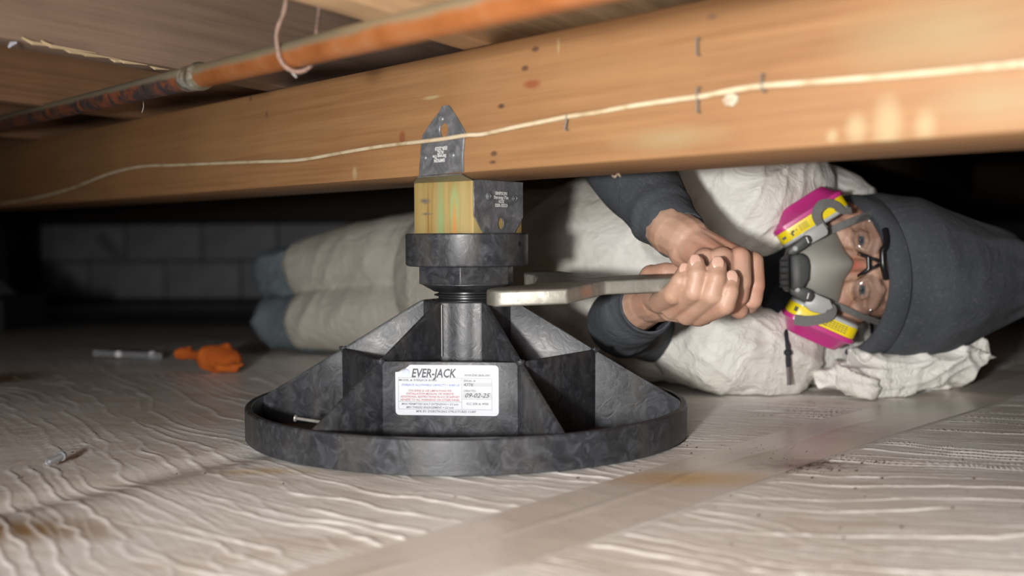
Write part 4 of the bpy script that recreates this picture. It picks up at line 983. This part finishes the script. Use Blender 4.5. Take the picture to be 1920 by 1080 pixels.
# ---- drawstring
ds_ = smooth_pts([HP(1473, 612, -.01), HP(1474, 632, .012), HP(1477, 650, .020), HP(1477, 662, .022), HP(1478, 690, .022)], 4)
o = put('drawstring', MB().tube(ds_, [.0028+.0004*math.sin(i) for i in range(len(ds_))], 8).mesh(), plain('black_cord', (.02, .022, .032), .8), person, True); o['label'] = 'black hood drawstring hanging over the white coverall'
put('knot', MB().ell(HP(1477, 661, .022), .0055, .0045, .0048, n=12).mesh(), o.data.materials[0], o, True)
put('aglet', MB().tube([HP(1478, 688, .022), HP(1480, 722, .022)], .0028, 10).mesh(), plain('aglet', (.20, .17, .17), .3, .5), o)

# ------------------------------------------------------------------ respirator
resp = empty('respirator', HL(0, -.06, .02)); tag(resp, 'grey half-face respirator with two pink and yellow filters on the face', 'respirator')
ri = resp.location
def RL(px, py, f): return HP(px, py, f)-ri
fm = plain('grey_rubber', (.35, .345, .31), .42, nz=.12, k=15); dg = plain('dark_grey_plastic', (.045, .048, .050), .5, nz=.25, k=60); lg_ = plain('light_grey_plastic', (.36, .37, .36), .38)
b0 = [(1607, 494, 0.02), (1586, 474, 0.01), (1574, 452, -0.003), (1570, 430, -0.014), (1540, 418.4, -0.022), (1500, 431.9, -0.026), (1462, 460.2, -0.024), (1452, 499.7, -0.02), (1460, 544.9, -0.024), (1500, 578.8, -0.026), (1545, 590.1, -0.022), (1576, 573, -0.014), (1577, 542, -0.003), (1587, 515, 0.01)]
b1 = [(1605, 494, 0.026), (1584, 474, 0.02), (1572, 452, 0.008), (1568, 430, -0.003), (1536, 425.2, -0.006), (1500, 439.9, -0.006), (1466, 465.8, -0.006), (1456, 499.7, -0.004), (1464, 542.7, -0.006), (1502, 570.9, -0.006), (1542, 581.1, -0.006), (1574, 573, -0.003), (1575, 542, 0.008), (1585, 515, 0.02)]
b2 = [(1578, 495.5, 0.042), (1570, 480.4, 0.04), (1554, 463.1, 0.034), (1540, 452.3, 0.03), (1522, 448.0, 0.03), (1500, 458.8, 0.034), (1482, 476.1, 0.034), (1472, 499.8, 0.036), (1482, 530.1, 0.034), (1502, 549.5, 0.034), (1526, 560.3, 0.03), (1545, 554.9, 0.03), (1559, 535.5, 0.034), (1572, 511.7, 0.04)]
b3 = [(1535, 500, .056), (1532, 490, .056), (1526, 482, .055), (1520, 478, .054), (1512, 476, .054), (1502, 480, .054), (1494, 487, .054), (1490, 502, .054), (1494, 518, .054), (1502, 527, .054), (1512, 532, .054), (1520, 530, .054), (1528, 522, .055), (1533, 511, .056)]
mb = MB().loft([[RL(*p) for p in b] for b in (b0, b1, b2, b3)], False, True)
me = evalmods(mb.mesh(), [('SUBSURF', dict(levels=3)), ('SOLIDIFY', dict(thickness=.002, offset=-1))]); o = put('facepiece', me, fm, resp, True)
def fprism(poly, f0, f1, name, mat, parent=resp, bev=.0012, origin=None):
    mb = MB().loft([[HP(x, y, f0)-(origin or ri) for x, y in poly], [HP(x, y, f1)-(origin or ri) for x, y in poly]]); return put(name, bevel(mb.mesh(), bev, 2, 25), mat, parent, 'auto')
fprism([(1480, 478), (1503, 474), (1516, 483), (1519, 500), (1517, 524), (1507, 541), (1490, 548), (1480, 540)], .040, .068, 'valve_cover', dg, bev=.004)
v2 = fprism([(1462, 485), (1480, 474), (1481, 548), (1470, 546), (1461, 530)], .030, .062, 'exhalation_valve', plain('blue_grey_plastic', (.16, .175, .19), .5, nz=.2, k=80), bev=.003)
for k in range(5):
    y = 487+k*12; mb = MB().loft([[HP(x, yy, f)-ri for x, yy in ((1461, y), (1478, y-1), (1478, y+3), (1461, y+4))] for f in (.0618, .0635)]); put('valve_slat', mb.mesh(), dg, v2)
# yokes with rivet and slot, connector housings
for nm, pl_, rv, sl_, hs in (('t', [(1474, 478), (1480, 466), (1508, 441), (1517, 441), (1522, 452), (1515, 461), (1490, 479)], (1491, 466), (1514, 450), [(1500, 462), (1508, 436), (1543, 417), (1553, 432), (1552, 440), (1522, 457)]),
                             ('b', [(1478, 541), (1496, 533), (1522, 545), (1527, 555), (1520, 567), (1509, 565), (1482, 552)], (1495, 543), (1515, 555), [(1505, 572), (1524, 548), (1556, 562), (1562, 576), (1552, 592), (1520, 584)])):
    fprism(hs, .020, .050, 'connector_housing', lg_, bev=.0018)
    y_ = fprism(pl_, .046, .066, 'yoke', dg, bev=.0022)
    yo = ri
    c_ = HP(*rv, .066)-ri; put('rivet', MB().lathe([(.0034, -.001), (.0034, .001), (.002, .0018)], 16, c_, hf).mesh(), lg_, y_)
    sx_, sy_ = sl_; dx_, dy_ = (2.2, 5.5) if nm == 't' else (-1.5, 5.5)
    mb = MB().loft([[HP(x, y, f)-ri for x, y in ((sx_-dx_-1.2, sy_-dy_), (sx_-dx_+1.2, sy_-dy_), (sx_+dx_+1.2, sy_+dy_), (sx_+dx_-1.2, sy_+dy_))] for f in (.0655, .0666)]); put('slot', mb.mesh(), plain('pale_slot', (.6, .6, .58), .4), y_)
# cartridges
def rrect(hx, hy, r, n=6):
    out = []
    for cx, cy, a0 in ((hx-r, hy-r, 0), (-hx+r, hy-r, 90), (-hx+r, -hy+r, 180), (hx-r, -hy+r, 270)):
        for q in range(n+1): t_ = math.radians(a0+90*q/n); out.append((cx+r*math.cos(t_), cy+r*math.sin(t_)))
    return out
pk = NT('magenta_filter_plastic', .28); pk.col((.56, .035, .24)); pk.b.inputs['Subsurface Weight'].default_value = .1; pk.b.inputs['Coat Weight'].default_value = .3
yl = plain('yellow_label_band', (.86, .66, .01), .3); bk_ = plain('black_print', (.03, .028, .01), .5); rim_ = plain('cartridge_rim_grey', (.42, .44, .44), .3)
def cartridge(pa, pb, label, flip):
    a = HP(*pa, .0); b = HP(*pb, .0); X_ = (b-a).normalized(); Ln = (b-a).length; Zf = (hf*1.0 + X_*0).normalized()
    N_ = X_.cross(Zf).normalized()
    if N_.dot(hr)*flip < 0: N_ = -N_
    N_ = (N_ - hf*.06).normalized()
    Y_ = N_.cross(X_).normalized()
    cen = (a+b)/2 - hf*.004
    M_ = Matrix((X_, Y_, N_)).transposed().to_4x4(); M_.translation = cen-ri
    hx, hy = Ln/2, .040
    def body(name, prof, mat, par): 
        lo = []
        for ins, z in prof:
            lo.append([M_ @ Vector((x, y, z)) for x, y in rrect(hx-ins, hy-ins, .017)])
        me = MB().loft(lo).mesh(); return put(name, me, mat, par, 'auto')
    ca = body('filter_cartridge', [(.006, .0155), (.0002, .0158), (-.0012, .0168), (-.0014, .0215), (.0006, .0232), (.0045, .0250), (.0120, .0378), (.0135, .0395), (.017, .0402)], pk.m, resp); ca['label'] = label
    body('cartridge_rim', [(.006, -.004), (.003, -.0035), (.0012, -.002), (.0006, .0008), (.0006, .0014), (.002, .0016)], rim_, ca)
    bn_ = body('label_band', [(.0015, .0010), (.0008, .0012), (.0004, .0020), (.0004, .0158), (.002, .0160)], yl, ca)
    # printed marks on the camera-facing edge (hazard pictogram and lines of small print)
    fs = 1 if (M_.to_3x3() @ Vector((0, 1, 0))).dot(hf) > 0 else -1
    mb = MB(); yy = fs*(hy-.0002)
    s0 = -.030
    if flip < 0:
        mb.box((s0, yy, .0085), (.0035, .0002, .0004), M_); mb.box((s0-.001, yy, .0065), (.0012, .0002, .0022), M_); mb.box((s0+.001, yy, .0095), (.0020, .0002, .0010), M_)
        mb.box((s0+.006, yy, .0090), (.0008, .0002, .0009), M_)
        for r_ in range(4):
            for q in range(3): mb.box((s0+.012+q*.0042, yy, .005+r_*.0022), (.0016+.0003*q, .0002, .0003), M_)
        mb.box((-hx+.006, yy, .008), (.0025, .0002, .0016), M_)
    else:
        for r_ in range(4):
            for q in range(7): mb.box((.006+q*.0040, yy, .004+r_*.0026), (.0013+.0004*((q*7+r_) % 2), .0002, .0005), M_)
        mb.box((-hx+.010, yy, .008), (.0022, .0002, .0030), M_); mb.box((.004, yy, .012), (.0022, .0002, .0005), M_)
    tag(put('small_print', mb.mesh(), bk_, ca), kind='stuff')
    return ca
cartridge((1467, 464), (1589, 387), 'upper filter cartridge, magenta with a yellow band', -1)
cartridge((1481, 556), (1607, 611), 'lower filter cartridge, magenta with a yellow band', 1)
# straps
sg_ = plain('grey_strap', (.135, .135, .13), .75, nz=.15, k=200)
def ribbon(pts, wd, name, label=None, wdir=None, th_=.0008, par=resp):
    P = smooth_pts([HP(*p)-ri for p in pts], 5)
    mb = MB(); loops = []
    for i, p in enumerate(P):
        t_ = (P[min(i+1, len(P)-1)]-P[max(i-1, 0)]).normalized(); s = hf.cross(t_).normalized() if wdir is None else (Vector(wdir)-t_*Vector(wdir).dot(t_)).normalized()
        n_ = t_.cross(s).normalized(); w2 = (wd if not hasattr(wd, '__len__') else float(np.interp(i/(len(P)-1), np.linspace(0, 1, len(wd)), wd)))/2
        loops.append([p+s*w2+n_*th_, p-s*w2+n_*th_, p-s*w2-n_*th_, p+s*w2-n_*th_])
    mb.loft(loops); o = put(name, mb.mesh(), sg_, par, 'auto')
    if label: o['label'] = label
ribbon([(1553, 434, .002), (1580, 422, .004), (1612, 409, -.004), (1645, 398, -.030), (1670, 392, -.055)], .0095, 'head_strap', 'grey strap running from the upper filter under the hood')
ribbon([(1562, 570, .002), (1585, 580, .003), (1612, 592, -.006), (1640, 602, -.030), (1665, 610, -.055)], .0080, 'head_strap', 'grey strap running from the lower filter under the hood')
ribbon([(1548, 430, .046), (1534, 415, .050), (1531, 398, .052), (1540, 385, .052), (1554, 381, .050), (1569, 386, .046), (1578, 394, .042)], [.008, .011, .013, .010, .008], 'strap_loop', 'grey strap loop over the upper filter')
ribbon([(1556, 574, .046), (1560, 582, .050), (1552, 594, .052), (1530, 600, .053), (1508, 602, .052), (1489, 599, .050)], [.010, .012, .012, .013, .013], 'strap_end', 'loose grey strap end over the lower filter')
ribbon([(1568, 389, .044), (1582, 396, .040), (1596, 394, .034)], .008, 'strap_buckle')

# ------------------------------------------------------------------ safety glasses
gl = empty('safety_glasses', HL(0, 0, .03)); tag(gl, 'clear safety glasses with black nose piece worn above the respirator', 'glasses')
gi = gl.location
lm = bpy.data.materials.new('clear_lens'); lm.use_nodes = True; T_ = lm.node_tree; T_.nodes.clear()
ou = T_.nodes.new('ShaderNodeOutputMaterial'); mx = T_.nodes.new('ShaderNodeMixShader'); tr = T_.nodes.new('ShaderNodeBsdfTransparent'); gs = T_.nodes.new('ShaderNodeBsdfGlossy'); gs.inputs['Roughness'].default_value = .08
tr.inputs[0].default_value = (.90, .91, .92, 1)
mx.inputs[0].default_value = .035; T_.links.new(tr.outputs[0], mx.inputs[1]); T_.links.new(gs.outputs[0], mx.inputs[2]); T_.links.new(mx.outputs[0], ou.inputs[0])
bkp = plain('black_frame', (.010, .010, .012), .3)
def lens(s, label):
    # outline in head-frame (r,u), curved in f
    pts = []
    for k in range(28):
        a = 2*math.pi*k/28; r_ = .036 + .029*math.cos(a)*(1 if math.cos(a) > 0 else .85); u_ = .004 + (.018 if math.sin(a) > 0 else .021)*math.sin(a)*(1-.15*math.cos(a))
        pts.append((s*r_, u_))
    def f_(r, u): return .020 - 3.4*r*r - 1.2*u*u
    V = [HL(s*.036, .004, f_(.036, .004))-gi]; Fc = []
    for ringk in (.5, 1.0):
        for (r, u) in pts:
            r2 = s*.036+(r-s*.036)*ringk; u2 = .004+(u-.004)*ringk; V.append(HL(r2, u2, f_(r2, u2))-gi)
    for k in range(28):
        q = (k+1) % 28; Fc.append((0, 1+k, 1+q)); Fc.append((1+k, 29+k, 29+q, 1+q))
    me = evalmods(tomesh('l', V, Fc), [('SOLIDIFY', dict(thickness=.0006))]); o = put('lens', me, lm, gl, True)
    P = [HL(r, u, f_(r, u))-gi for r, u in pts]; P = P[15:22] if s < 0 else P[15:24]
    put('lens_edge', MB().tube(P, .0004, 6).mesh(), plain('amber_edge', (.40, .22, .09), .3), gl)
for s in (-1, 1): lens(s, '')
np_ = MB()
for s, pa in ((-1, [(1609, 475), (1618, 479), (1628, 482)]), (1, [(1610, 518), (1618, 512), (1628, 505)])):
    np_.tube(smooth_pts([HP(x, y, f)-gi for (x, y), f in zip(pa, (.012, .019, .022))], 4), (.0026, .0030)[s > 0], 8)
np_.tube([HP(1628, 481, .022)-gi, HP(1629, 506, .022)-gi], .0030, 8)
np_.tube([HP(1628, 483, .022)-gi, HP(1641, 487, .022)-gi, HP(1652, 491, .020)-gi], .0022, 8); np_.tube([HP(1629, 505, .022)-gi, HP(1641, 500, .022)-gi, HP(1652, 494, .020)-gi], .0022, 8)
put('nose_piece', blob(np_, .0007, 2), bkp, gl, True)
fb = MB(); P = smooth_pts([HP(x, y, f)-gi for x, y, f in ((1659, 430, .006), (1662, 448, .014), (1660, 462, .020), (1655, 470, .022), (1655, 485, .023), (1656, 500, .023), (1659, 512, .019), (1661, 522, .014))], 4)
put('brow_bar', fb.tube(P, .0042, 8).mesh(), bkp, gl, True)
